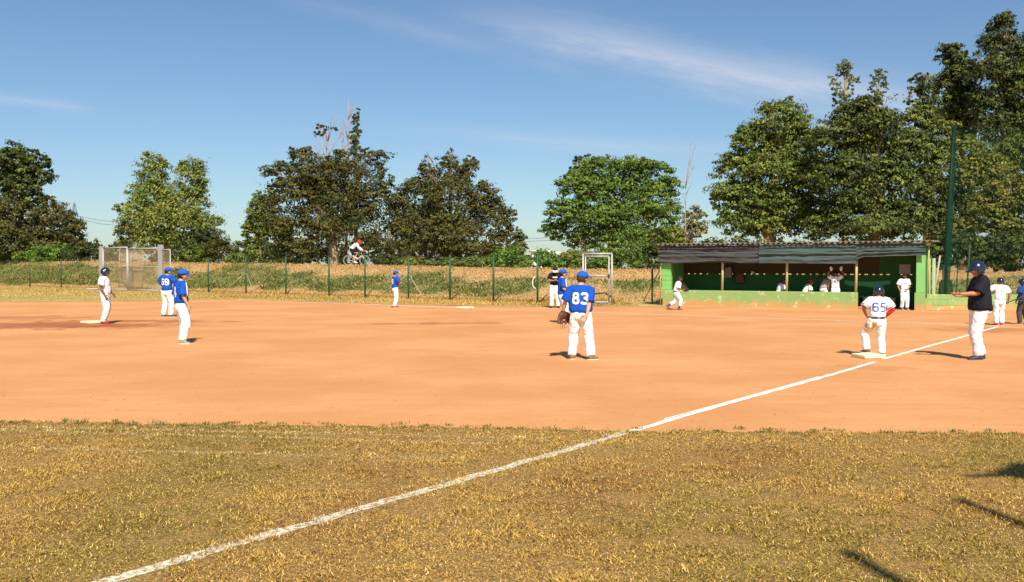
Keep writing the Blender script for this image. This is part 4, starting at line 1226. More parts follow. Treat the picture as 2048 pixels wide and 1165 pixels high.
for i in range(41):
    t = i / 40; p = A2.lerp(B2, t)
    zt = top.z - 0.7 * math.sin(math.pi * min(1, t * 1.3)) * 0.6
    row = []
    for j in range(13):
        u = j / 12
        row.append(bm.verts.new((p.x + top.x * u * (1 - t), p.y + 0.25 * noise.noise(Vector((t * 6, u * 3, 0))), 0.62 + (zt - 0.62) * u)))
    grid.append(row)
for i in range(40):
    for j in range(12): bm.faces.new((grid[i][j], grid[i + 1][j], grid[i + 1][j + 1], grid[i][j + 1]))
tag(obj('backstop_net', bm, net_mat('backstop_net', (0.008, 0.035, 0.018), 0.17), None, True), 'thin green backstop net hanging right of the tall pole', 'net')
fp = empty('fence_post', at(1932, 590, 40)); fp.location.z = 0.1; tag(fp, 'thin dark post standing behind the block wall near the coach', 'post')
new_tube('shaft', [(0, 0, -0.1), at(1940, 488, 40) - fp.location], 0.035, FGREEN, fp, 8)
new_tube('cap', [at(1940, 488, 40) - fp.location, at(1940, 486.5, 40) - fp.location], 0.05, FGREEN, fp, 8)

# ---- bases
BASEM = material('base_canvas', (0.78, 0.70, 0.44), 0.8, 0.12, 9, 0.3, 60)
def base(px, py, label, rz, s=0.40, h=0.075):
    q = ground(px, py)
    bm = bmesh.new(); box(bm, -s / 2, s / 2, -s / 2, s / 2, 0, h, None, 0.018)
    for v in bm.verts:
        if v.co.z > h * 0.5: v.co.z -= 0.12 * (v.co.x ** 2 + v.co.y ** 2) * 0.6
    o = obj('base_bag', bm, BASEM, None, True); o.location = (q.x, q.y, 0.002); o.rotation_euler = (0, 0, rz)
    return tag(o, label, 'base', 'bases')
BR = math.atan2(LDIR.y, LDIR.x)
FIRST = base(1737, 716, 'cream base under the runner numbered 65', BR + R(50), 0.42)
base(186, 647, 'cream base beside the runner in the navy helmet at the left', BR, 0.5)
base(930, 617.5, 'far cream base on the white line left of the small gate', BR, 0.5)

# ---- far background
PYL = material('pylon_steel', (0.20, 0.23, 0.28), 0.6, 0.1)
def pylon(px0, label):
    Y = 420.0; s = Y / FPX
    root = empty('power_pylon', (at(px0, HOR, Y).x, Y, 0)); tag(root, label, 'pylon')
    def q(px, py, dy=0): v = at(px, py, Y); return Vector((v.x - root.location.x, dy, v.z))
    for k, xc in enumerate((124, 149)):
        bm = bmesh.new()
        for sx in (-4, 4):
            for dy in (-1, 1): tube(bm, [q(xc + sx, 428, dy), q(xc, 404, 0)], 0.13, 4)
        for i in range(4):
            h = 428 - i * 5.5; w = 4 * (1 - i / 4.4)
            tube(bm, [q(xc - w, h, -1), q(xc + w * .8, h - 5, -1)], 0.10, 4); tube(bm, [q(xc + w, h, 1), q(xc - w * .8, h - 5, 1)], 0.10, 4)
        obj('peak', bm, PYL, root)
    bm = bmesh.new()
    for a, c in (((108, 428), (165, 434)), ((112, 424), (158, 430)), ((120, 428), (132, 520)), ((152, 430), (140, 520)), ((122, 440), (150, 446)), ((150, 436), (124, 450)), ((124, 456), (147, 462))): tube(bm, [q(*a), q(*c)], 0.16, 4)
    obj('body', bm, PYL, root)
pylon(135, 'distant twin peaked power pylon above the brown tree at the left')
WIRE = material('power_cable', (0.16, 0.17, 0.2), 0.6)
for pts, lab in ((((160, 434), (200, 441), (250, 446)), 'upper power cable leaving the pylon to the right'), (((158, 438), (200, 448), (250, 453)), 'lower power cable leaving the pylon to the right'),
                 (((1040, 479), (1080, 477), (1110, 474)), 'upper power cable left of the feathery green tree'), (((1040, 484), (1080, 482), (1110, 481)), 'lower power cable left of the feathery green tree'),
                 (((1340, 452), (1400, 445), (1460, 436)), 'upper power cable above the left of the dugout'), (((1340, 460), (1400, 453), (1460, 446)), 'lower power cable above the left of the dugout')):
    bm = bmesh.new(); tube(bm, [at(a, c, 300) for a, c in pts], 0.075, 4)
    tag(obj('power_cable', bm, WIRE), lab, 'cable', 'power cables')
bld = empty('white_building', (at(1090, HOR, 125).x, 125, 0)); tag(bld, 'small white building glimpsed behind the bushes', 'building')
WHT = material('white_render', (0.80, 0.79, 0.76), 0.8, 0.05)
def bq(px, py): v = at(px, py, 125); return v.x - bld.location.x, v.z
for nm, (xa, ya, xb, yb), dy in (('wall', (1064, 503, 1092, 540), 0.3), ('wall', (1086, 500, 1108, 540), -0.3), ('wall', (1100, 504, 1122, 540), 0.0)):
    x0, z1 = bq(xa, ya); x1, z0 = bq(xb, yb); new_box(nm, (x0, x1, dy, 8 + dy, z0 - 1, z1), WHT, bld)
x0, z1 = bq(1060, 498); x1, z0 = bq(1094, 503); new_box('roof', (x0, x1, 0, 8.6, z0 + .003, z0 + .18), material('roof_grey', (0.5, 0.48, 0.46), 0.8), bld)
x0, z1 = bq(1104, 511); x1, z0 = bq(1112, 517); wnd = new_box('window', (x0, x1, -0.06, 0.05, z0, z1), material('dark_pane', (0.05, 0.06, 0.07), 0.2), bld)
x0, z1 = bq(1102, 510); new_box('frame', (x0, x0 + 0.10, -0.09, -0.061, z0, z1), material('brown_frame', (0.30, 0.2, 0.12), 0.6), wnd)

# ---- unseen made-up masts added behind the camera to throw the shadows on the lawn
SHL = Vector((SUN_AZ.x, SUN_AZ.y, 0)) / math.tan(SUN_EL)
for k, (px, py, hh) in enumerate(((1700, 1110, 8.0), (1925, 1005, 8.4))):
    bpos = ground(px, py) + SHL * hh
    pr = empty('shadow_mast', (bpos.x, bpos.y, 0)); tag(pr, ('unseen mast added to throw the narrow shadow at the bottom right', 'unseen mast added to throw the upper narrow shadow at the right edge')[k], 'mast')
    new_tube('shaft', [(0, 0, -0.1), (0.0, 0, hh)], 0.05, FGREEN, pr, 8); new_tube('cap', [(0, 0, hh), (0, 0, hh + .02)], 0.06, FGREEN, pr, 8)
hh = 8.2; tip = ground(1925, 955) + SHL * hh
fl = empty('shadow_frame', (tip.x + 2.1, tip.y, 0)); tag(fl, 'unseen frame added to throw the broad shadow at the right edge of the lawn', 'mast')
new_tube('shaft', [(0, 0, -0.1), (0, 0, hh)], 0.07, GALV, fl, 8)
new_tube('arm', [(0, 0.3, hh), (-1.1, 0.22, hh), (-2.1, 0, hh)], [0.06, 0.06, 0.03], GALV, fl, 8)
bm = bmesh.new()
ring_loft(bm, [[Vector((x_, y_, z_)) for x_, y_ in ((-1.80, 0.08), (-1.50, 0.40), (-0.6, 0.62), (0.0, 0.2), (-0.5, -0.38), (-1.40, -0.28))] for z_ in (hh - 0.08, hh + 0.06)])
obj('shadow_plate', bm, GALV, fl)  # added flat outline, shaped only to cast the broad shadow, not a lamp

# ================================================================== PEOPLE
def skin_mat(name, c):
    return material(name, c, 0.55, 0.10, 14, spec=0.35)
SKIN = {'light': skin_mat('skin_light', (0.60, 0.33, 0.20)), 'tan': skin_mat('skin_tan', (0.44, 0.20, 0.10)), 'brown': skin_mat('skin_brown', (0.22, 0.095, 0.048))}
DARKF = material('dark_feature', (0.03, 0.018, 0.012), 0.5, 0.1)
EYEW = material('eye_white', (0.7, 0.68, 0.64), 0.3, 0.02)
def lipmat(n, c): return material('lip_' + n, c, 0.5, 0.05)
LIP = {'light': lipmat('light', (0.45, 0.16, 0.12)), 'tan': lipmat('tan', (0.30, 0.10, 0.07)), 'brown': lipmat('brown', (0.14, 0.05, 0.035))}
def cloth_mat(name, c, var=0.05):
    return material(name, c, 0.85, var, 5, 0.25, 25, spec=0.15)
CL = {'white': cloth_mat('white_cloth', (0.80, 0.79, 0.78)), 'blue': cloth_mat('royal_blue_cloth', (0.010, 0.075, 0.42), 0.12), 'black': cloth_mat('black_cloth', (0.014, 0.015, 0.022), 0.2),
      'grey': cloth_mat('grey_cloth', (0.33, 0.31, 0.29), 0.1), 'navy': material('navy_shell', (0.012, 0.016, 0.04), 0.22, 0.1, 3, spec=0.5, coat=0.4),
      'capblue': cloth_mat('cap_blue', (0.018, 0.10, 0.48), 0.12), 'redsleeve': cloth_mat('red_cloth', (0.55, 0.03, 0.025)), 'red': cloth_mat('red_shoe', (0.50, 0.03, 0.03)),
      'blackcap': cloth_mat('black_cap', (0.02, 0.02, 0.024)), 'darkblue': cloth_mat('dark_blue_cloth', (0.02, 0.06, 0.22), 0.15), 'purple': cloth_mat('purple_sock', (0.07, 0.04, 0.25)), 'charcoal': cloth_mat('charcoal_cloth', (0.07, 0.065, 0.07), 0.2)}
HAIR = {'dark': material('dark_hair', (0.022, 0.014, 0.010), 0.6, 0.3, 30, 0.5, 60), 'brown': material('brown_hair', (0.07, 0.035, 0.018), 0.6, 0.3, 30, 0.5, 60), 'grey': material('grey_hair', (0.32, 0.28, 0.25), 0.7, 0.3, 30, 0.5, 60)}
SHOE_W = material('shoe_sole', (0.72, 0.70, 0.64), 0.7, 0.1)
SHOE_B = material('shoe_upper', (0.13, 0.09, 0.075), 0.6, 0.3, 12)
LEATHER = material('brown_leather', (0.115, 0.05, 0.022), 0.55, 0.35, 14, 0.3, 40)
LEATHER_D = material('dark_leather', (0.035, 0.022, 0.016), 0.5, 0.3, 14)
WHITE_N = material('number_white', (0.82, 0.82, 0.82), 0.6, 0.03)
BLUE_N = material('number_blue', (0.02, 0.12, 0.52), 0.6, 0.05)
BLACK_N = material('number_black', (0.02, 0.02, 0.03), 0.6, 0.05)
DIRT_P = cloth_mat('dirty_cloth', (0.62, 0.36, 0.17), 0.3)

def ik(a, b, l1, l2, pole):
    a, b, pole = Vector(a), Vector(b), Vector(pole)
    d = b - a; L = max(1e-4, min(d.length, 0.998 * (l1 + l2))); d.normalize()
    x = (l1 * l1 - l2 * l2 + L * L) / (2 * L)
    h = math.sqrt(max(0, l1 * l1 - x * x))
    p = pole - d * pole.dot(d); p.normalize()
    return a + d * x + p * h, a + d * L
def rot(yaw=0, pitch=0, roll=0):
    """yaw about Z, pitch forward, roll to the person's right"""
    return Matrix.Rotation(R(yaw), 3, 'Z') @ Matrix.Rotation(R(roll), 3, 'Y') @ Matrix.Rotation(R(-pitch), 3, 'X')
DIGITS = {'8': [('c', (.5, 1.10, .30, .30)), ('c', (.5, .42, .34, .34))],
          '3': [('p', [(.10, 1.22), (.26, 1.40), (.70, 1.40), (.86, 1.24), (.86, .98), (.68, .80), (.42, .78)]), ('p', [(.60, .79), (.88, .60), (.88, .26), (.70, .08), (.26, .08), (.08, .26)])],
          '6': [('p', [(.86, 1.18), (.72, 1.40), (.30, 1.40), (.12, 1.2), (.12, .3), (.3, .08), (.7, .08), (.88, .28), (.88, .62), (.7, .80), (.36, .80), (.16, .64)])],
          '9': [('p', [(.14, .30), (.28, .08), (.70, .08), (.88, .28), (.88, 1.2), (.70, 1.40), (.30, 1.40), (.12, 1.22), (.12, .88), (.3, .70), (.64, .70), (.84, .86)])],
          '5': [('p', [(.86, 1.40), (.16, 1.40), (.14, .84), (.64, .88), (.86, .68), (.86, .26), (.68, .08), (.28, .08), (.10, .24)])],
          '4': [('p', [(.68, 0.0), (.68, 1.42), (.10, .50), (.96, .46)])], '1': [('p', [(.28, 1.16), (.52, 1.42), (.52, 0.0)])],
          '-': [('p', [(0, .7), (1.0, .7)])]}
def stroke_strip(path, w, closed):
    pts = [Vector((p[0], p[1])) for p in path]
    fine = []
    seq = pts + ([pts[0]] if closed else [])
    for a, c in zip(seq, seq[1:]):
        n = max(1, int((c - a).length / 0.07)); fine += [a.lerp(c, i / n) for i in range(n)]
    if not closed: fine.append(pts[-1])
    n = len(fine); out = []
    for i, p in enumerate(fine):
        if closed: t = fine[(i + 1) % n] - fine[i - 1]
        else: t = fine[min(i + 1, n - 1)] - fine[max(i - 1, 0)]
        t.normalize(); nn = Vector((-t.y, t.x))
        out.append((p + nn * w / 2, p - nn * w / 2))
    if closed: out.append(out[0])
    return out
def lettering(name, text, jersey, center, right, up, fwd, size, w, mat, parent, gap=1.18, lift=0.006, shear=0.0):
    """write on the cloth: every point is laid onto the jersey's surface"""
    bvh = BVHTree.FromPolygons([v.co for v in jersey.vertices], [p.vertices for p in jersey.polygons])
    s = size / 1.5; tot = (len(text) - 1) * gap + 1.0
    for ci, ch in enumerate(text):
        bm = bmesh.new()
        for si, (kind, dat) in enumerate(DIGITS[ch]):
            if kind == 'c':
                cx, cy, rx, ry = dat
                path = [(cx + rx * math.copysign(abs(math.cos(a)) ** .6, math.cos(a)), cy + ry * math.copysign(abs(math.sin(a)) ** .6, math.sin(a))) for a in [2 * math.pi * k / 20 for k in range(20)]]
            else: path = dat
            prev = None
            for pr in stroke_strip(path, w, kind == 'c'):
                cur = []
                for q in pr:
                    u = (q.x + ci * gap - tot / 2 + shear * (q.y - 0.7)) * s; v = (q.y - 0.75) * s
                    o_ = center + right * u + up * v - fwd * 0.6
                    hit, nr, _, _ = bvh.ray_cast(o_, fwd, 1.2)
                    if hit is None: hit = center + right * u + up * v
                    cur.append(bm.verts.new(hit - fwd * (lift + 0.0008 * si)))
                if prev:
                    try: bm.faces.new((prev[0], prev[1], cur[1], cur[0]))
                    except ValueError: pass
                prev = cur
        obj(name, bm, mat, parent)
def crease(me, amp, seed, stretch=(1, 1, 1), fine=0.5, mask=None):
    """cloth folds: push the surface in and out with stretched noise"""
    me.update()
    nr = [v.normal.copy() for v in me.vertices]
    for v, n in zip(me.vertices, nr):
        p = Vector((v.co.x * stretch[0], v.co.y * stretch[1], v.co.z * stretch[2]))
        q = Vector((seed, seed * 1.7, 0))
        f = noise.noise(p * 9 + q) + fine * (1 - 2 * abs(noise.noise(p * 16 + q * 2)))
        v.co += n * (amp * f)

def person(label, loc, yaw, H, pose, wear, skin='light', group='players', hair='dark', seed=1, hand_obj=None):
    P0 = empty('person', loc, R(yaw)); tag(P0, label, 'person', group)
    d = dict(pelvis=(0, 0, 0.522), lean=0, side=0, twist=0, ptwist=0, head=(0, 0, 0), baggy=1.0, fat=1.0,
             hr=dict(pos=(.165, .02, .53), pole=(.3, -1, 0)), hl=dict(pos=(-.165, .02, .53), pole=(-.3, -1, 0)),
             fr=dict(pos=(.075, 0, .04), yaw=-12), fl=dict(pos=(-.075, 0, .04), yaw=12))
    d.update(pose)
    w = dict(top='blue', sleeve=0.86, trousers='white', head='cap', head_col='capblue', shoe=SHOE_B, sole=SHOE_W, hem=0.02, belt=None, number=None, shorts=False, socks=None, leg_end=0.0)
    w.update(wear)
    fat, bag = d['fat'], d['baggy']
    Pv = Vector(d['pelvis']) * H
    Rp = rot(d['ptwist'], d['lean'] * 0.35, d['side'] * .4); Rc = rot(d['twist'], d['lean'], d['side'])
    qp, qc = Rp.to_quaternion(), Rc.to_quaternion()
    def spine(z):
        q = qp.slerp(qc, max(0, min(1, z / 0.28))).to_matrix()
        return Pv + q @ Vector((0, 0, z * H)), q
    def torso(bm, secs, n=18):
        rings = []
        for z, rw, rd, yo in secs:
            c, q = spine(z)
            rings.append([c + q @ Vector((math.cos(a) * rw * H, math.sin(a) * rd * H + yo * H, 0)) for a in [2 * math.pi * j / n for j in range(n)]])
        ring_loft(bm, rings)
    UA, FA_, TH, SH = .165 * H, .150 * H, .245 * H, .245 * H
    sh, el, wr, hip, kn, an = {}, {}, {}, {}, {}, {}
    for s, k in ((1, 'r'), (-1, 'l')):
        sh[k] = Pv + Rc @ Vector((s * .108 * H, 0, .292 * H))
        hd = d['h' + k]
        el[k], wr[k] = ik(sh[k], Vector(hd['pos']) * H, UA, FA_, hd.get('pole', (s * .3, -1, 0)))
        hip[k] = Pv + Rp @ Vector((s * .052 * H, 0, -.004 * H))
        f = d['f' + k]
        kn[k], an[k] = ik(hip[k], Vector(f['pos']) * H, TH, SH, f.get('pole', (s * .12, 1, 0)))
    head_c0, _ = spine(.30)
    Rh = rot(*d['head'])
    neck_top = Pv + Rc @ Vector((0, .004 * H, .352 * H))
    hh = .150 * H
    Hc = neck_top + Rh @ Vector((0, .10 * hh, .36 * hh))
    # ---------------- body: one continuous surface
    bm = bmesh.new()
    torso(bm, [(-.06, .070, .055, 0), (0, .083 * fat, .064 * fat, 0), (.08, .072 * fat, .056 * fat, .004 * fat), (.18, .084, .062, .004), (.25, .094, .064, 0), (.295, .082, .050, 0), (.325, .045, .042, 0)])
    tube(bm, [Pv + Rc @ Vector((0, -.004 * H, .30 * H)), neck_top, Hc - Rh @ Vector((0, .10 * hh, 0))], [.040 * H, .033 * H, .033 * H], 12)
    def headpt(x, y, z):                     # a head with jaw, brow and chin
        t = max(0, -z); x2 = x * (1 - .34 * t * t - .06 * t); y2 = y * (1 - .10 * t) + (.06 * t if y > 0 else .10 * t)
        if y > 0.3: y2 += .03 * math.exp(-((z - .18) / .12) ** 2) - .03 * math.exp(-((z + .02) / .10) ** 2) + .05 * math.exp(-((z + .9) / .18) ** 2)
        return Hc + Rh @ Vector((x2 * .375 * hh, y2 * .455 * hh, z * .5 * hh))
    rows = []
    for i in range(1, 16):
        th = math.pi * i / 16
        rows.append([headpt(math.sin(th) * math.cos(a), math.sin(th) * math.sin(a), -math.cos(th)) for a in [2 * math.pi * j / 22 for j in range(22)]])
    ring_loft(bm, rows)
    ball(bm, Hc + Rh @ Vector((0, .47 * hh, -.10 * hh)), (.045 * hh, .075 * hh, .085 * hh), Rh)
    for s in (-1, 1): ball(bm, Hc + Rh @ Vector((s * .375 * hh, -.03 * hh, -.06 * hh)), (.03 * hh, .075 * hh, .11 * hh), Rh)
    for s, k in ((1, 'r'), (-1, 'l')):
        a0 = sh[k] - (Rc @ Vector((s * .02 * H, 0, -.004 * H)))
        tube(bm, [a0, sh[k].lerp(el[k], .2), sh[k].lerp(el[k], .6), el[k], el[k].lerp(wr[k], .3), el[k].lerp(wr[k], .75), wr[k]],
             [.034 * H, .034 * H * fat ** .5, .030 * H * fat ** .5, .025 * H, .0265 * H, .020 * H, .0165 * H], 10)
        tube(bm, [hip[k] + Vector((0, 0, .01 * H)), hip[k].lerp(kn[k], .45), kn[k], kn[k].lerp(an[k], .3), kn[k].lerp(an[k], .75), an[k]], [.054 * H, .050 * H, .036 * H, .037 * H, .026 * H, .022 * H], 10)
        f = d['f' + k]; fy = rot(f.get('yaw', 0), f.get('pitch', 0))
        tube(bm, [an[k] + fy @ Vector((0, -.022 * H, -.018 * H)), an[k] + fy @ Vector((0, .03 * H, -.015 * H)), an[k] + fy @ Vector((0, .085 * H, -.026 * H))], [.02 * H, .022 * H, .014 * H], 8)
    hands = {}
    for s, k in ((1, 'r'), (-1, 'l')):
        hd = d['h' + k]
        fd = Vector(hd.get('d', (wr[k] - el[k]).normalized())).normalized()
        th_ = Vector(hd.get('thumb', (-s * 0.25, 1, 0))); th_ = (th_ - fd * th_.dot(fd)).normalized()
        nrm = fd.cross(th_) * (-1 if k == 'r' else 1)
        hands[k] = (fd, th_, nrm)
        L = .105 * H
        tube(bm, [wr[k] - fd * .01 * H, wr[k] + fd * .2 * L, wr[k] + fd * .5 * L], [(.010 * H, .017 * H), (.0105 * H, .022 * H), (.0085 * H, .0225 * H)], 8, ref=nrm)
    me = fuse(bm, max(0.012, .0100 * H), 3, 0.45)
    # fingers, rooted in the palm, stay separate
    bm = bmesh.new(); bm.from_mesh(me)
    def fingers(bm, k, grow=1.0):
        fd, th_, nrm = hands[k]; L = .105 * H; curl = R(d['h' + k].get('curl', 28)); spread = d['h' + k].get('spread', .10)
        for i, (off, ln) in enumerate(((.75, .46), (.25, .52), (-.25, .48), (-.75, .38))):
            p = wr[k] + fd * .44 * L + th_ * (off * .0195 * H); dr = (fd + th_ * off * spread).normalized(); pts = [p]; a = curl * .5
            for j in range(3):
                dd = dr * math.cos(a) + nrm * math.sin(a)
                p = p + dd * ln * L * (.46, .32, .25)[j]; pts.append(p); a += curl
            tube(bm, pts, [.0066 * H * grow, .0062 * H * grow, .0056 * H * grow, .0042 * H * grow], 6)
        p = wr[k] + fd * .14 * L + th_ * .016 * H; pts = [p]
        for j in range(3):
            dd = (th_ * (.85 - .25 * j) + fd * (.65 + .2 * j) + nrm * (.25 + .15 * j) * (curl + .3)).normalized(); p = p + dd * L * (.20, .17, .13)[j]; pts.append(p)
        tube(bm, pts, [.0085 * H * grow, .0075 * H * grow, .0065 * H * grow, .005 * H * grow], 6)
    for k in 'rl': fingers(bm, k)
    nf = len(bm.faces)
    for s in (-1, 1):
        ball(bm, Hc + Rh @ Vector((s * .155 * hh, .405 * hh, .0)), (.060 * hh, .035 * hh, .036 * hh), Rh, 8, 6)
    n1 = len(bm.faces)
    for s in (-1, 1):
        ball(bm, Hc + Rh @ Vector((s * .155 * hh, .432 * hh, .0)), (.026 * hh, .02 * hh, .03 * hh), Rh, 8, 6)
        tube(bm, [Hc + Rh @ Vector((s * .07 * hh, .452 * hh, .085 * hh)), Hc + Rh @ Vector((s * .15 * hh, .445 * hh, .105 * hh)), Hc + Rh @ Vector((s * .23 * hh, .395 * hh, .085 * hh))], .016 * hh, 5)
    n2 = len(bm.faces)
    ball(bm, Hc + Rh @ Vector((0, .415 * hh, -.245 * hh)), (.10 * hh, .035 * hh, .030 * hh), Rh, 8, 6)
    bm.faces.ensure_lookup_table()
    for i in range(nf, len(bm.faces)): bm.faces[i].material_index = 1 if i < n1 else (2 if i < n2 else 3)
    me2 = bpy.data.meshes.new('body'); bm.to_mesh(me2); bm.free()
    for mm in (SKIN[skin], EYEW, DARKF, LIP[skin]): me2.materials.append(mm)
    obj('body', me2, None, P0, True)
    # ---------------- trousers
    bm = bmesh.new()
    torso(bm, [(-.075, .082 * bag, .066 * bag, 0), (-.04, .098 * fat, .078 * fat, 0), (0, .097 * fat, .075 * fat, 0), (.045, .085 * fat, .068 * fat, 0)])
    for k in 'rl':
        tk, ta = kn[k], an[k]
        if w['shorts']:
            tube(bm, [hip[k] + Vector((0, 0, .02 * H)), hip[k].lerp(tk, .4), hip[k].lerp(tk, .92)], [.062 * H, .062 * H, .052 * H], 14)
            continue
        low = ta.lerp(tk, w['leg_end']) + Vector((0, 0, .004 * H if not w['leg_end'] else 0))
        tube(bm, [hip[k] + Vector((0, 0, .02 * H)), hip[k].lerp(tk, .35), hip[k].lerp(tk, .8), tk, tk.lerp(ta, .25), tk.lerp(low, .6), tk.lerp(low, .92), low],
             [.066 * H * bag, .066 * H * bag, .056 * H * bag, .054 * H * bag, .053 * H * bag, .049 * H * bag, .047 * H * bag, .042 * H * bag], 14)
    tme = fuse(bm, max(0.011, .0092 * H), 3, .5)
    crease(tme, .0075 * H, seed * 3.3, (1.1, 1.1, .8), .8)
    tr = obj('trousers', tme, CL.get(w['trousers'], CL['white']), P0, True)
    if w.get('dirty'):
        tme.materials.append(DIRT_P)
        for p in tme.polygons:
            c = p.center; z = c.z / H
            side = -1 if w['dirty'] == 'l' else 1
            if c.x * side > .01 * H and c.y < .05 * H and .27 + .03 * noise.noise(c * 30) < z < .49 + .05 * noise.noise(c * 14) and noise.noise(c * 16) > -.38: p.material_index = 1
    # ---------------- jersey
    bm = bmesh.new(); hem = w['hem']
    wd_ = w.get('wide', 1.0)
    torso(bm, [(hem, .104 * fat, .084 * fat, .0), (hem + .03, .110 * fat * wd_, .086 * fat, 0.0), (.12, .104 * fat ** .8 * wd_, .080 * fat ** .8, .003 * fat), (.19, .108 * wd_, .082, .003), (.25, .112 * wd_, .080, 0), (.285, .102 * wd_, .066, 0), (.312, .074, .054, 0), (.332, .047, .047, 0)])
    for s, k in ((1, 'r'), (-1, 'l')):
        a0 = sh[k] - Rc @ Vector((s * .035 * H, 0, .012 * H))
        sl = w['sleeve']
        if sl <= 1: e = sh[k].lerp(el[k], sl); pts = [a0, sh[k].lerp(el[k], .12), sh[k].lerp(el[k], sl * .6), e]; rr_ = [.054 * H, .052 * H, .056 * H, .060 * H]
        else: pts = [a0, sh[k].lerp(el[k], .12), sh[k].lerp(el[k], .6), el[k], el[k].lerp(wr[k], .5), el[k].lerp(wr[k], .95)]; rr_ = [.050 * H, .046 * H, .042 * H, .037 * H, .032 * H, .026 * H]
        tube(bm, pts, rr_, 14)
    jme = fuse(bm, max(0.011, .0090 * H), 3, .5)
    crease(jme, .0060 * H, seed * 5.1, (1.1, 1.1, .75), .7)
    jr = obj('jersey', jme, CL[w['top']], P0, True)
    up = Rc @ Vector((0, 0, 1)); rt = Rc @ Vector((1, 0, 0)); fw = Rc @ Vector((0, 1, 0))
    if w['number']:
        txt, col, size, sw_, zoff, xo = w['number']
        lettering('number', txt, jme, Pv + up * zoff * H + rt * xo * H, rt, up, fw, size * H, sw_, col, jr)
    for (txt, col, size, sw_, zoff, xo, gp) in w.get('chest', []):
        lettering('emblem', txt, jme, Pv + up * zoff * H - rt * xo * H, -rt, up, -fw, size * H, sw_, col, jr, gp)
    if w.get('trim'):
        for k in 'rl':
            bm = bmesh.new(); e0 = sh[k].lerp(el[k], w['sleeve'] * .86); e1 = sh[k].lerp(el[k], w['sleeve'] * .93)
            tube(bm, [e0, e1], .0635 * H, 16, cap=False); obj('sleeve_trim', bm, CL[w['trim']], jr, True)
    if w.get('piping'):
        bm = bmesh.new(); k = w['piping']
        s = 1 if k == 'r' else -1
        pts = []
        bvh = BVHTree.FromPolygons([v.co for v in jme.vertices], [p.vertices for p in jme.polygons])
        for i in range(15):
            t = i / 14
            tgt = sh[k].lerp(Pv + Rc @ Vector((s * .10 * H, 0, .06 * H)), t) if t < 1 else None
            if tgt is None: break
            hit = bvh.ray_cast(tgt + Rc @ Vector((s * .3 * H, .02 * H, .05 * H * (1 - t))), Rc @ Vector((-s, 0, -.15 * (1 - t))), 1)[0]
            if hit: pts.append(hit)
        if len(pts) > 2: tube(bm, pts, .008 * H, 6); obj('piping', bm, CL['white'], jr, True)
    if w['belt']:
        bm = bmesh.new(); z = w.get('belt_z', .035)
        rings = []
        for zz, g_ in ((z - .011, 1.0), (z + .011, 1.0)):
            c, q = spine(zz); rings.append([c + q @ Vector((math.cos(a) * .1005 * H * fat, math.sin(a) * .082 * H * fat, 0)) for a in [2 * math.pi * j / 24 for j in range(24)]])
        ring_loft(bm, rings, True); obj('belt', bm, CL[w['belt']], P0, True)
    for k, colr in w.get('undersleeve', {}).items():
        bm = bmesh.new(); tube(bm, [sh[k].lerp(el[k], .7), el[k], el[k].lerp(wr[k], .5), el[k].lerp(wr[k], .95)], [.034 * H, .031 * H, .029 * H, .022 * H], 12); obj('undersleeve', bm, CL[colr], P0, True)
    for k in w.get('gloves', ''):
        bm = bmesh.new(); fd, th_, nrm = hands[k]; L = .105 * H
        tube(bm, [wr[k] - fd * .02 * H, wr[k] + fd * .2 * L, wr[k] + fd * .52 * L], [(.019 * H, .024 * H), (.016 * H, .028 * H), (.014 * H, .030 * H)], 10, ref=nrm)
        fingers(bm, k, 1.75); obj('batting_glove', bm, CL['white'], P0, True)
    # ---------------- socks and shoes
    for k in 'rl':
        f = d['f' + k]; fy = rot(f.get('yaw', 0), f.get('pitch', 0))
        if w['socks']:
            bm = bmesh.new(); tube(bm, [an[k] + Vector((0, 0, -.005 * H)), an[k].lerp(kn[k], .3), an[k].lerp(kn[k], .7), an[k].lerp(kn[k], .92)], [.027 * H, .033 * H, .043 * H, .040 * H], 12); obj('sock', bm, CL[w['socks']], P0, True)
        bm = bmesh.new()
        def fs(y, zlo, zhi, wd): return [an[k] + fy @ Vector((math.cos(a) * wd * H, y * H, (zlo + zhi) / 2 * H + math.sin(a) * (zhi - zlo) / 2 * H)) for a in [2 * math.pi * j / 12 for j in range(12)]]
        ring_loft(bm, [fs(-.040, -.036, .005, .014), fs(-.032, -.040, .020, .025), fs(-.005, -.040, .026, .029), fs(.030, -.040, .010, .030), fs(.065, -.040, -.006, .033), fs(.095, -.040, -.014, .028), fs(.108, -.036, -.022, .014)])
        shoe = obj('shoe', bm, w['shoe'] if k == 'r' or 'shoe2' not in w else w['shoe2'], P0, True)
        bm = bmesh.new()
        outline = [(-.043, .012), (-.036, .026), (0, .030), (.04, .031), (.068, .035), (.098, .030), (.113, .014)]
        lo = [an[k] + fy @ Vector((x * H, y * H, -.044 * H)) for y, x in outline] + [an[k] + fy @ Vector((-x * H, y * H, -.044 * H)) for y, x in reversed(outline)]
        hi = [p + fy @ Vector((0, 0, .011 * H)) for p in lo]
        ring_loft(bm, [lo, hi]); obj('sole', bm, w['sole'], shoe)
    # ---------------- hair and headgear
    if hair:
        bm = bmesh.new(); rows = []
        for i in range(1, 13):
            th = math.pi * i / 13; row = []
            for j in range(22):
                a = 2 * math.pi * j / 22; x, y, z = math.sin(th) * math.cos(a), math.sin(th) * math.sin(a), -math.cos(th)
                lim = .28 if y > .55 else (-.05 if y > .1 else w.get('hair_low', -.62))
                if z < lim: x, y, z = x * .90, y * .90, z
                g_ = 1.07 if z >= lim else .94
                row.append(headpt(x * g_, y * g_, z * (1.05 if z > 0 else 1)))
            rows.append(row)
        ring_loft(bm, rows); hm = obj('hair', bm, HAIR[hair], P0, True)
    def hp(x, y, z): return Hc + Rh @ Vector((x * hh, y * hh, z * hh))
    kind = w['head']
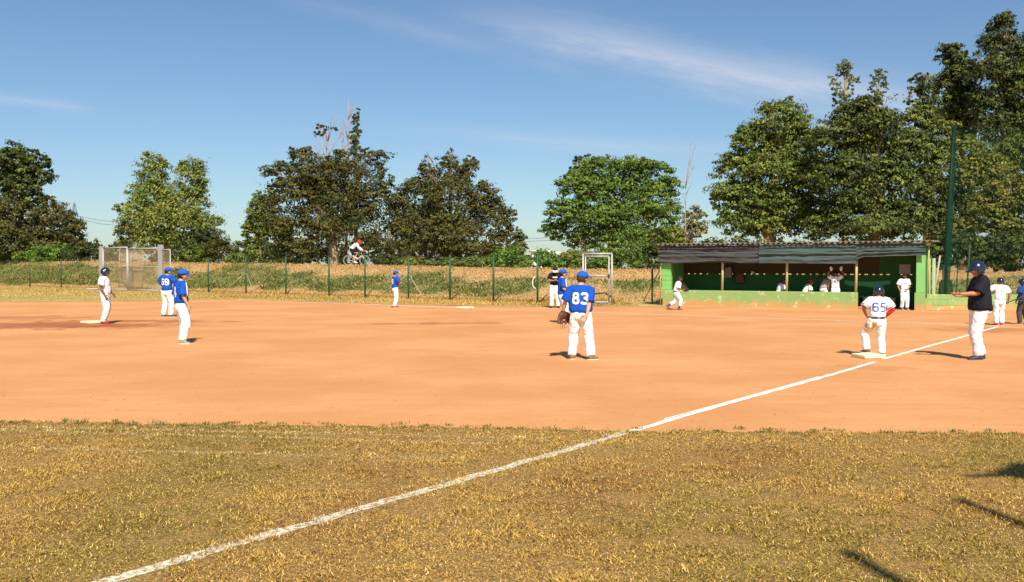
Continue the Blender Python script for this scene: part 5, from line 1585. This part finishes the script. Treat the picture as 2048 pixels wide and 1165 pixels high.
    if kind == 'cap':
        bm = bmesh.new(); rows = []
        for i in range(8):
            t = i / 8 * math.pi / 2
            r_ = math.cos(t) ** .8; z = .13 + .44 * math.sin(t)
            rows.append([hp(math.cos(a) * .425 * r_, math.sin(a) * .505 * r_ + .0, z + (.02 if math.sin(a) > .2 else -.03) * (1 - t)) for a in [2 * math.pi * j / 24 for j in range(24)]])
        ring_loft(bm, rows)
        cp = obj('cap', bm, CL[w['head_col']], P0, True)
        bm = bmesh.new(); top_, bot_ = [], []
        for r_ in (0, .5, 1):
            rt_, rb_ = [], []
            for j in range(13):
                a = R(25 + 130 * j / 12); ex = 1 - ((j - 6) / 6.5) ** 2 * .55
                y = math.sin(a) * .50 + r_ * .40 * ex; x = math.cos(a) * (.42 + .02 * r_)
                z = .155 - .10 * r_ * .6 - .30 * x * x
                rt_.append(bm.verts.new(hp(x, y, z + .012))); rb_.append(bm.verts.new(hp(x, y, z - .012)))
            top_.append(rt_); bot_.append(rb_)
        for i in range(2):
            for j in range(12):
                bm.faces.new((top_[i][j], top_[i][j + 1], top_[i + 1][j + 1], top_[i + 1][j])); bm.faces.new((bot_[i][j], bot_[i + 1][j], bot_[i + 1][j + 1], bot_[i][j + 1]))
        for j in range(12): bm.faces.new((top_[2][j], top_[2][j + 1], bot_[2][j + 1], bot_[2][j]))
        for q in (0, 12):
            for i in range(2): bm.faces.new((top_[i][q], top_[i + 1][q], bot_[i + 1][q], bot_[i][q]))
        bmesh.ops.recalc_face_normals(bm, faces=bm.faces)
        obj('brim', bm, CL[w.get('brim_col', w['head_col'])], cp, True)
        bm = bmesh.new(); ball(bm, hp(0, 0, .575), .035 * hh, None, 8, 6); obj('button', bm, CL[w['head_col']], cp, True)
    elif kind == 'helmet':
        bm = bmesh.new(); rows = []
        for i in range(13):
            th = R(118 - 112 * i / 12); row = []
            for j in range(28):
                a = 2 * math.pi * j / 28
                fr_ = max(0, math.sin(a)); t2 = th
                lim = R(118) - R(46) * sstep(np.array((fr_ - .25) / .35)).item()
                t2 = min(th, lim)
                row.append(hp(math.sin(t2) * math.cos(a) * .475, math.sin(t2) * math.sin(a) * .555 - .01, math.cos(t2) * .56 + .02))
            rows.append(row)
        ring_loft(bm, rows); bmesh.ops.remove_doubles(bm, verts=bm.verts, dist=1e-5)
        bmesh.ops.recalc_face_normals(bm, faces=bm.faces)
        hl = obj('helmet', bm, CL[w['head_col']], P0, True)
        for s in (-1, 1):
            bm = bmesh.new(); ball(bm, hp(s * .42, .03, -.17), (.065 * hh, .24 * hh, .27 * hh), Rh, 14, 10); obj('ear_flap', bm, CL[w['head_col']], hl, True)
            bm = bmesh.new(); tube(bm, [hp(s * .482, .03, -.16), hp(s * .497, .03, -.16)], .075 * hh, 10); obj('ear_hole', bm, DARKF, hl, True)
            if w.get('decal'):
                bm = bmesh.new(); b0 = [hp(s * .475 * math.sqrt(max(0, 1 - (y / .555) ** 2 - ((z - .02) / .56) ** 2)) + s * .012, y - .01, z) for y, z in ((-.10, .20), (.12, .27), (.02, .20), (.14, .12), (-.02, .10))]
                bm.faces.new([bm.verts.new(v) for v in b0]); obj('decal', bm, CL['white'], hl)
        bm = bmesh.new(); A_, B_ = [], []
        for r_ in (0, 1):
            ra, rb = [], []
            for j in range(13):
                a = R(30 + 120 * j / 12); ex = 1 - ((j - 6) / 6.5) ** 2 * .6
                x, y, z = math.cos(a) * .46, math.sin(a) * .53 + r_ * .30 * ex, .205 - .03 * r_ - .12 * math.cos(a) ** 2
                ra.append(bm.verts.new(hp(x, y, z + .018))); rb.append(bm.verts.new(hp(x, y, z - .018)))
            A_.append(ra); B_.append(rb)
        for j in range(12):
            bm.faces.new((A_[0][j], A_[0][j + 1], A_[1][j + 1], A_[1][j])); bm.faces.new((B_[0][j], B_[1][j], B_[1][j + 1], B_[0][j + 1])); bm.faces.new((A_[1][j], A_[1][j + 1], B_[1][j + 1], B_[1][j]))
        bmesh.ops.recalc_face_normals(bm, faces=bm.faces)
        obj('brim', bm, CL[w['head_col']], hl, True)
    W2 = Matrix.Translation(Vector(loc)) @ Matrix.Rotation(R(yaw), 4, 'Z')
    return dict(root=P0, M=W2, wr=wr, el=el, hands=hands, H=H, Pv=Pv, an=an, Hc=Hc)

def mitt(label, P, k, mat, scale=1.0, laces=True):
    """a fielder's glove on hand k of person record P"""
    fd, th_, nrm = P['hands'][k]; M = P['M']; H = P['H']; wr = P['wr'][k]
    root = empty('baseball_glove', M @ wr); tag(root, label, 'baseball glove', 'baseball gloves')
    R3 = M.to_3x3(); fd, th_, nrm = R3 @ fd, R3 @ th_, R3 @ nrm
    s = .15 * scale
    bm = bmesh.new()
    tube(bm, [fd * -.10 * s, fd * .2 * s, fd * .55 * s, fd * .8 * s], [(.30 * s, .40 * s), (.36 * s, .66 * s), (.30 * s, .74 * s), (.16 * s, .66 * s)], 14, ref=nrm)
    for i, off in enumerate((.58, .22, -.16, -.55)):
        p0 = fd * .5 * s + th_ * off * s; tube(bm, [p0, p0 + fd * .45 * s + th_ * off * .35 * s + nrm * .10 * s, p0 + fd * (.80 - .07 * abs(i - 1)) * s + th_ * off * .5 * s + nrm * .34 * s], [.19 * s, .18 * s, .13 * s], 9)
    tube(bm, [fd * .05 * s + th_ * .45 * s, fd * .40 * s + th_ * 1.05 * s + nrm * .15 * s, fd * .95 * s + th_ * 1.25 * s + nrm * .4 * s], [.24 * s, .22 * s, .13 * s], 10)
    tube(bm, [fd * .55 * s + th_ * .85 * s + nrm * .1 * s, fd * 1.05 * s + th_ * 1.0 * s + nrm * .3 * s], [(.06 * s, .3 * s), (.05 * s, .24 * s)], 10, ref=nrm)
    obj('shell', fuse(bm, .008, 3, .5), mat, root, True)
    bm = bmesh.new(); ball(bm, fd * -.1 * s, (.34 * s, .34 * s, .16 * s), None, 12, 8); obj('cuff', bm, LEATHER_D, root, True)
    if laces:
        for q in range(4):
            a0 = fd * (.9 + .18 * q % .7) * s + th_ * (-.5 + .28 * q) * s
            e = a0 + (fd * (.35 + .10 * (q % 3)) + th_ * (-.35 + .16 * q) + nrm * .1) * s * 1.1
            new_tube('lace', [a0, a0.lerp(e, .5) + th_ * .06 * s, e], .0038, LEATHER_D, root, 5)
    return root

# ------------------------------------------------------------------ the figures
def g0(px, py): 
    v = ground(px, py); return (v.x, v.y, 0.0)
relax_r = dict(pos=(.160, .035, .53), pole=(.35, -1, 0)); relax_l = dict(pos=(-.160, .035, .53), pole=(-.35, -1, 0))
# player 83, back to the camera
p83 = person('boy with number 83 on a blue jersey, back turned, brown glove on his hand', g0(1161, 719), -8, 1.52,
    dict(head=(-42, 4, 0), side=1, fat=1.12, baggy=1.02, fl=dict(pos=(-.10, .01, .04), yaw=18), fr=dict(pos=(.125, -.03, .04), yaw=-42),
         hl=dict(pos=(-.205, .045, .53), pole=(-.6, -1, 0), d=(-.12, .1, -1), thumb=(.55, .7, 0)), hr=dict(pos=(.075, -.118, .47), pole=(1, -.5, 0), d=(-.55, -.05, -.75), thumb=(-.4, 0, .6), curl=22)),
    dict(wide=1.14, number=('83', WHITE_N, .125, .32, .18, -.004), sleeve=.98, shoe=material('tan_shoe', (0.22, 0.14, 0.06), 0.6, 0.4, 14)), 'light', 'players in blue jerseys', 'brown', 1)
mitt('brown leather glove with loose laces on the hand of player 83', p83, 'l', LEATHER, 1.02)
# player behind him, profile to the right
person('boy in blue jersey with white stripe, partly hidden behind player 83', g0(1124, 647.5), -82, 1.52,
    dict(head=(-6, -2, 0), fr=dict(pos=(.07, .02, .04), yaw=-5), fl=dict(pos=(-.07, .05, .04), yaw=10), twist=8,
         hr=dict(pos=(.11, .13, .60), pole=(.4, -1, -.2), curl=50), hl=dict(pos=(-.09, .15, .60), pole=(-.4, -1, -.2), curl=50)),
    dict(piping='r', belt='black'), 'light', 'players in blue jerseys', 'dark', 2)
# man in black reading a card
man2 = person('man in black shirt and white trousers looking down at his hands, left of player 83', g0(1110, 616), 178, 1.62,
    dict(head=(0, 32, 0), fat=1.05, fr=dict(pos=(.085, .0, .04), yaw=-14), fl=dict(pos=(-.07, .03, .04), yaw=14),
         hr=dict(pos=(.03, .14, .655), pole=(1, -.6, -.4), d=(-.9, .5, .1), curl=45), hl=dict(pos=(-.05, .14, .655), pole=(-1, -.6, -.4), d=(.9, .5, .1), curl=45)),
    dict(top='black', head_col='blackcap', brim_col='white', sleeve=.75, belt='black', shoe=CL['black'], sole=CL['black'], chest=[('---', WHITE_N, .055, .75, .215, 0, 1.05)]), 'tan', 'coaches', 'dark', 3)
# player near third base
person('boy in blue jersey standing far out with folded arms, left of the far base', g0(790, 616), -62, 1.44,
    dict(head=(-20, 4, 0), fl=dict(pos=(-.10, .05, .04), yaw=10), fr=dict(pos=(.10, -.05, .04), yaw=-20), twist=6,
         hr=dict(pos=(.0, .13, .665), pole=(1, -.3, -.6), d=(-1, .1, .1), curl=40), hl=dict(pos=(.02, .14, .650), pole=(-1, -.3, -.6), d=(1, .1, .1), curl=40)),
    dict(number=('9', WHITE_N, .125, .32, .19, .005), undersleeve={'r': 'redsleeve', 'l': 'redsleeve'}, sleeve=.7, shoe=CL['red'], baggy=1.05), 'light', 'players in blue jerseys', 'dark', 4)
# second base runner
person('runner in white with dark helmet and red shoe beside the left base', g0(210, 648), -88, 1.58,
    dict(head=(0, 2, 0), lean=-3, pelvis=(0, .012, .518), fr=dict(pos=(.06, -.01, .04), yaw=-6), fl=dict(pos=(-.06, -.055, .04), yaw=4),
         hr=dict(pos=(.135, .055, .515), pole=(.2, -1, 0), curl=30), hl=dict(pos=(-.14, .09, .53), pole=(-.2, -1, 0))),
    dict(top='white', head='helmet', head_col='navy', decal=True, sleeve=.8, belt='navy', trim='navy', shoe=CL['red'], sole=SHOE_B, chest=[('-', BLACK_N, .05, .4, .22, .03, 1)]), 'brown', 'runners in white', 'dark', 5)
# 69
person('boy with number 69 on a blue jersey, back turned, near the left base', g0(334, 634.5), -14, 1.57,
    dict(head=(-52, 0, 0), fr=dict(pos=(.09, -.01, .04), yaw=-30), fl=dict(pos=(-.08, .0, .04), yaw=-6), side=2,
         hr=dict(pos=(.12, .10, .60), pole=(1, -.5, 0), curl=40), hl=dict(pos=(-.12, .12, .60), pole=(-.9, -.6, 0), curl=40)),
    dict(number=('69', WHITE_N, .120, .32, .195, -.006), undersleeve={'r': 'redsleeve'}, sleeve=.75, belt='black'), 'light', 'players in blue jerseys', 'dark', 6)
# 4
person('boy in blue jersey seen from the side with a white 4 on his back', g0(363, 687.5), -52, 1.545,
    dict(head=(-20, 6, 0), fl=dict(pos=(-.085, .045, .04), yaw=16), fr=dict(pos=(.075, -.02, .04), yaw=-26), baggy=1.12, fat=1.04,
         hr=dict(pos=(.155, .04, .52), pole=(.3, -1, 0), curl=55), hl=dict(pos=(-.15, .06, .53), pole=(-.3, -1, 0))),
    dict(wide=1.08, number=('4', WHITE_N, .135, .32, .18, .0), sleeve=1.0, piping='r', hem=.03, shoe=material('pale_shoe', (0.32, 0.27, 0.2), 0.6, 0.5, 16)), 'light', 'players in blue jerseys', 'dark', 7)
# 65 on the base
bz = 0.070
x65, y65, _ = g0(1752, 714)
person('boy with number 65 on a white jersey, hands on hips, standing on the base', (x65, y65, 0), -6, 1.265,
    dict(pelvis=(.015, 0, .520), head=(-16, 10, 3), side=2, fl=dict(pos=(-.115, .03, .04 + bz / 1.265), yaw=38, pole=(-.5, 1, 0)), fr=dict(pos=(.075, -.03, .045), yaw=-10),
         hl=dict(pos=(-.125, .02, .57), pole=(-1, -.55, -.1), d=(.4, .75, -.4), curl=45), hr=dict(pos=(.125, .02, .57), pole=(1, -.55, -.1), d=(-.4, .75, -.4), curl=45)),
    dict(top='white', head='helmet', head_col='navy', decal=True, number=('65', BLUE_N, .128, .20, .185, 0), sleeve=.86, trim='charcoal', belt='navy', undersleeve={'r': 'redsleeve'}, dirty='l', hem=.045), 'brown', 'runners in white', 'dark', 8)
# coach on the right
coach = person('man in black shirt and navy helmet holding out his open hand beside the white line', g0(1957, 719), 84, 1.715,
    dict(head=(8, 26, 0), fat=1.26, baggy=1.0, lean=-1, pelvis=(0, -.01, .522), fl=dict(pos=(-.055, .02, .04), yaw=12), fr=dict(pos=(.06, -.045, .04), yaw=-6),
         hl=dict(pos=(-.12, .215, .665), pole=(-.3, -1, -.7), d=(.10, 1, .02), thumb=(-1, 0, .25), curl=8), hr=dict(pos=(.06, .175, .640), pole=(.3, -1, -.5), d=(-.5, .8, .0), thumb=(1, 0, .3), curl=22)),
    dict(top='black', head='helmet', head_col='navy', sleeve=.92, wide=1.08, hem=-.025, shoe=material('grey_shoe', (0.05, 0.055, 0.075), 0.6, 0.2), sole=material('grey_sole', (0.09, 0.09, 0.11), 0.7)), 'tan', 'coaches', 'grey', 9)
# batter
bat_p = person('batter in white with number 1 and dark helmet near the right edge', g0(1999, 651), -4, 1.30,
    dict(head=(-20, 6, 0), fl=dict(pos=(-.06, .0, .04), yaw=14), fr=dict(pos=(.065, .03, .04), yaw=-20), side=2,
         hl=dict(pos=(-.155, .10, .70), pole=(-1, -.4, -.3), d=(.1, .6, .8), curl=40), hr=dict(pos=(.195, .045, .53), pole=(.5, -1, 0), d=(.35, .35, -.8), curl=75)),
    dict(top='white', head='helmet', head_col='navy', decal=True, number=('1', BLACK_N, .10, .18, .19, 0), sleeve=.86, belt='navy', shoe=CL['red'], undersleeve={'l': 'redsleeve'}), 'tan', 'runners in white', 'dark', 10)
Mb = bat_p['M']; hb = Mb @ (bat_p['wr']['r'] + bat_p['hands']['r'][0] * .05 * 1.3)
bat = empty('baseball_bat', hb); tag(bat, 'dark bat with pale tip hanging from the hand of the batter', 'bat')
bd = Vector((0.72, 0.10, 0.26)).normalized()
new_tube('barrel', [-bd * .06, bd * .15, bd * .33, bd * .5, bd * .56], [.012, .013, .02, .028, .03], material('bat_dark', (0.03, 0.03, 0.035), 0.4), bat, 10)
new_tube('tip', [bd * .56, bd * .62, bd * .64], [.031, .031, .02], material('bat_tip', (0.55, 0.70, 0.25), 0.4), bat, 10)
new_tube('knob', [-bd * .085, -bd * .06], .024, MATS['bat_dark'], bat, 8)
# catcher at the edge
cat_p = person('person in blue top and dark helmet cut by the right edge', g0(2047, 649), 20, 1.26,
    dict(head=(30, 10, 0), fl=dict(pos=(-.08, .02, .04), yaw=14), fr=dict(pos=(.08, -.02, .04), yaw=-14),
         hr=dict(pos=(.15, .08, .56), pole=(.5, -1, 0)), hl=dict(pos=(-.15, .05, .53), pole=(-.5, -1, 0))),
    dict(top='darkblue', head='helmet', head_col='navy', trousers='charcoal', sleeve=.8, undersleeve={'l': 'black'}, chest=[('-', WHITE_N, .05, .5, .2, 0, 1)], sole=SHOE_W, shoe=material('tan_shoe', (0, 0, 0))), 'brown', 'runners in white', 'dark', 11)
# runner with a glove in front of the shelter
run = person('boy in white running past the low wall with a dark glove', g0(1352, 620.5), -86, 1.30,
    dict(pelvis=(0, .0, .49), lean=14, head=(0, -4, 0), fr=dict(pos=(.045, .075, .04), yaw=-4), fl=dict(pos=(-.045, -.225, .125), yaw=4, pitch=48, pole=(0, 1, -.2)), twist=6,
         hr=dict(pos=(.07, .17, .585), pole=(.5, -1, -.3), d=(-.3, .9, .2), curl=40), hl=dict(pos=(-.06, .185, .60), pole=(-.5, -1, -.3), d=(.3, .7, .6), curl=30)),
    dict(top='white', head=None, belt='navy', hem=.045, sleeve=.95, socks='purple', leg_end=.32, shoe=material('rust_shoe', (0.24, 0.08, 0.045), 0.6, 0.2), sole=SHOE_B, hair_low=-.45), 'brown', 'runners in white', 'dark', 12)
mitt('dark glove held by the boy running past the low wall', run, 'l', LEATHER_D, 1.05, False)

# inside the shelter
def dloc(px, depth, z=0.03):
    p = DA + DV.normalized() * lx(px) + Vector((-DV.y, DV.x, 0)).normalized() * depth
    return (p.x, p.y, z)
sit = dict(pelvis=(0, 0, .34), lean=16, fr=dict(pos=(.07, .22, .04)), fl=dict(pos=(-.07, .22, .04)), hr=dict(pos=(.07, .20, .40), pole=(1, -.6, 0), curl=40), hl=dict(pos=(-.07, .20, .40), pole=(-1, -.6, 0), curl=40))
dw = dict(top='white', head='cap', head_col='charcoal', sleeve=.9)
person('boy in white and dark cap sitting in the shelter left of the right post', dloc(1551, 0.52), -80, 1.36, dict(sit, pelvis=(0, 0, .345), head=(-6, 14, 0)), dw, 'brown', 'players in the shelter', 'dark', 13)
person('boy in white sitting in the shelter between the cream posts, face turned right', dloc(1603, 0.52), -84, 1.36, dict(sit, pelvis=(0, 0, .338), lean=24, head=(-2, 20, 0)), dict(dw, head_col='redsleeve'), 'light', 'players in the shelter', 'dark', 14)
for px in (1549, 1601):
    st = empty('stool', dloc(px, 0.52)); tag(st, {1549: 'stool under the left sitting boy in the shelter', 1601: 'stool under the right sitting boy in the shelter'}[px], 'stool')
    new_box('seat', (-.2, .2, -.2, .2, .34, .38), MATS['bench_green'], st, 0.01)
    for sx in (-1, 1):
        for sy in (-1, 1): new_box('leg', (sx * .16 - .02, sx * .16 + .02, sy * .16 - .02, sy * .16 + .02, 0, .339), MATS['bench_green'], st)
person('person in grey top and white trousers bending away inside the shelter', dloc(1642, 0.5), -70, 1.40, dict(pelvis=(0, -.02, .50), lean=30, head=(-10, 40, 0), hr=dict(pos=(.10, .10, .47), pole=(.5, -1, 0)), hl=dict(pos=(-.08, .18, .47), pole=(-.5, -1, 0)), fr=dict(pos=(.07, -.02, .04)), fl=dict(pos=(-.07, .06, .04))), dict(top='grey', head=None, sleeve=.8), 'tan', 'players in the shelter', 'dark', 15)
person('boy in the shelter holding both white gloved hands up', dloc(1667, 0.36), 172, 1.40, dict(head=(0, 0, 0), hr=dict(pos=(.125, .06, 1.03), pole=(1, 0, -.2), d=(.15, .1, 1), thumb=(-1, 0, 0), curl=6, spread=.3), hl=dict(pos=(-.135, .06, 1.03), pole=(-1, 0, -.2), d=(-.15, .1, 1), thumb=(1, 0, 0), curl=6, spread=.3)),
    dict(top='white', head='cap', head_col='blackcap', gloves='rl', sleeve=.55, belt='navy', chest=[('83', BLACK_N, .07, .3, .20, 0, 1.1), ('---', BLACK_N, .03, .5, .12, 0, 1.1)]), 'brown', 'players in the shelter', 'dark', 16)
person('boy in white leaning in the dark doorway of the shelter', dloc(1807, 0.30), 176, 1.335, dict(head=(0, 2, 0), hr=dict(pos=(.16, .05, .55), pole=(.4, -1, 0)), hl=dict(pos=(-.05, .11, .56), pole=(-1, -.4, -.2), d=(.8, .3, -.2), curl=40), fr=dict(pos=(.07, .0, .04)), fl=dict(pos=(-.055, .05, .04))),
    dict(top='white', head='cap', head_col='blackcap', sleeve=.9, belt='redsleeve', chest=[('---', BLUE_N, .06, .5, .205, .0, .9)]), 'tan', 'players in the shelter', 'dark', 17)
# bag and kit hanging in the shelter
def bag(px, py, depth, w, h, mat, label):
    p = dloc(px, depth, 0); z = dz(px, py)
    root = empty('kit_bag', (p[0], p[1], z), DRZ); tag(root, label, 'bag')
    bm = bmesh.new(); box(bm, -w / 2, w / 2, -.1, .1, -h, 0, None, .03)
    bmesh.ops.subdivide_edges(bm, edges=bm.edges, cuts=2)
    for v in bm.verts: v.co.x *= 1 - .35 * (v.co.z + h) / h; v.co += Vector((1, 1, 1)) * .03 * noise.noise(v.co * 7)
    obj('pouch', bm, mat, root, True)
    new_tube('strap', [(-w * .2, 0, -.05), (0, 0, .16), (w * .2, 0, -.05)], .012, CL['charcoal'], root, 6)
    new_tube('hook', [(0, 0, .16), (0, DEP - depth, .18)], .01, GALV, root, 5)
bag(1427, 535, DEP - .2, .34, .45, CL['grey'], 'grey bag hanging on the back wall left of the first cream post')
bag(1452, 548, DEP - .2, .40, .40, material('red_brown_bag', (0.20, 0.06, 0.045), 0.7), 'reddish bag hanging on the back wall right of the first cream post')
bag(1478, 543, DEP - .2, .10, .12, CL['white'], 'small white pouch hanging on the shelter back wall')
wb = empty('wooden_bat', dloc(1623, 0.5, 0.03)); tag(wb, 'wooden bat leaning on the low wall inside the shelter', 'bat')
new_tube('barrel', [(0, 0, .0), (.1, -.1, .3), (.22, -.24, .78)], [.028, .024, .014], material('ash_wood', (0.45, 0.32, 0.12), 0.5), wb, 8); new_tube('knob', [(.22, -.24, .78), (.225, -.245, .80)], .02, MATS['ash_wood'], wb, 8)

# ------------------------------------------------------------------ cyclist on the bank
BY0 = 62.0; bx0 = at(713, HOR, BY0).x; zb = float(bank_h(bx0, BY0)[0]); zb += 0.02
bike = empty('bicycle', (bx0, BY0, zb)); tag(bike, 'pale mountain bicycle ridden along the top of the bank', 'bicycle')
TYRE = material('tyre', (0.24, 0.17, 0.14), 0.8, 0.2); FRM = material('bike_frame', (0.62, 0.56, 0.56), 0.4, 0.15, 6); STEEL = material('bright_steel', (0.6, 0.6, 0.62), 0.35, metal=0.6)
def wheel(x):
    c = Vector((x, 0, .35)); N = 28
    wl = empty('wheel', c); wl.parent = bike
    bm = bmesh.new(); ring_loft(bm, [[Vector((math.cos(a) * (.325 + .027 * math.cos(q)), .027 * math.sin(q), math.sin(a) * (.325 + .027 * math.cos(q)))) for q in [2 * math.pi * k / 8 for k in range(8)]] for a in [2 * math.pi * j / N for j in range(N)]], closed=True)
    obj('tyre', bm, TYRE, wl, True)
    bm = bmesh.new(); ring_loft(bm, [[Vector((math.cos(a) * (.295 + .014 * math.cos(q)), .012 * math.sin(q), math.sin(a) * (.295 + .014 * math.cos(q)))) for q in [2 * math.pi * k / 6 for k in range(6)]] for a in [2 * math.pi * j / N for j in range(N)]], closed=True)
    obj('rim', bm, STEEL, wl, True)
    for j in range(14):
        a = 2 * math.pi * j / 14; new_tube('spoke', [(0, .03 * (-1) ** j, 0), (.29 * math.cos(a), 0, .29 * math.sin(a))], .003, STEEL, wl, 4)
    new_tube('hub', [(0, -.05, 0), (0, .05, 0)], .03, STEEL, wl, 8)
wheel(-.53); wheel(.53)
BBp, ST, HT, HB = Vector((-.08, 0, .30)), Vector((-.24, 0, .86)), Vector((.34, 0, .82)), Vector((.375, 0, .70))
bm = bmesh.new()
for a, c, r_ in ((BBp, ST, .018), (ST, HT, .02), (BBp, HB, .024), (HT, HB, .024)): tube(bm, [a, c], r_, 8)
for s in (-1, 1):
    tube(bm, [Vector((-.53, s * .06, .35)), BBp + Vector((0, s * .03, 0))], .012, 6); tube(bm, [Vector((-.53, s * .06, .35)), ST + Vector((0, s * .03, -.06))], .011, 6)
obj('frame', bm, FRM, bike, True)
bm = bmesh.new()
for s in (-1, 1): tube(bm, [Vector((.39, s * .05, .66)), Vector((.53, s * .055, .35))], .02, 8)
tube(bm, [HB, Vector((.39, 0, .66))], .03, 8); obj('fork', bm, FRM, bike, True)
bm = bmesh.new(); tube(bm, [HT, HT + Vector((.0, 0, .10)), HT + Vector((.08, 0, .14))], .016, 6); tube(bm, [HT + Vector((.04, -.32, .16)), HT + Vector((.08, 0, .14)), HT + Vector((.04, .32, .16))], .014, 6); obj('handlebar', bm, MATS['bat_dark'], bike, True)
bm = bmesh.new(); tube(bm, [ST, ST + Vector((-.03, 0, .12))], .014, 6); tube(bm, [ST + Vector((-.17, 0, .14)), ST + Vector((-.04, 0, .14)), ST + Vector((.10, 0, .13))], [(.03, .075), (.03, .06), (.015, .02)], 8); obj('saddle', bm, MATS['bat_dark'], bike, True)
bm = bmesh.new(); tube(bm, [BBp + Vector((0, -.07, 0)), BBp + Vector((0, .07, 0))], .075, 14); tube(bm, [BBp + Vector((0, -.09, 0)), BBp + Vector((.02, -.09, -.17))], .012, 6); tube(bm, [BBp + Vector((0, .09, 0)), BBp + Vector((-.02, .09, .17))], .012, 6)
for s in (-1, 1): box(bm, BBp.x + (.02 if s < 0 else -.02) - .05, BBp.x + (.02 if s < 0 else -.02) + .05, s * .15 - .045, s * .15 + .045, BBp.z + s * .17 - .012, BBp.z + s * .17 + .012)
obj('crankset', bm, MATS['bat_dark'], bike)
Hc_ = 1.70
person('cyclist in red and white top and dark shorts riding along the bank', (bx0, BY0, zb), -90, Hc_,
    dict(pelvis=(0, -.30 / Hc_, 1.065 / Hc_), lean=46, head=(0, 10, 0), fr=dict(pos=(.08, -.07 / Hc_, .205 / Hc_), pole=(.1, 1, .2)), fl=dict(pos=(-.08, -.11 / Hc_, .55 / Hc_), pole=(-.1, 1, .2)),
         hr=dict(pos=(.17, .37 / Hc_, 1.0 / Hc_), pole=(.5, -.6, -.6), d=(0, .9, -.4), curl=70), hl=dict(pos=(-.17, .37 / Hc_, 1.0 / Hc_), pole=(-.5, -.6, -.6), d=(0, .9, -.4), curl=70)),
    dict(top='white', trousers='black', shorts=True, sleeve=1.4, head='helmet', head_col='redsleeve', socks=None, shoe=SHOE_W, undersleeve={}, hem=.03), 'light', 'cyclists', 'dark', 18)
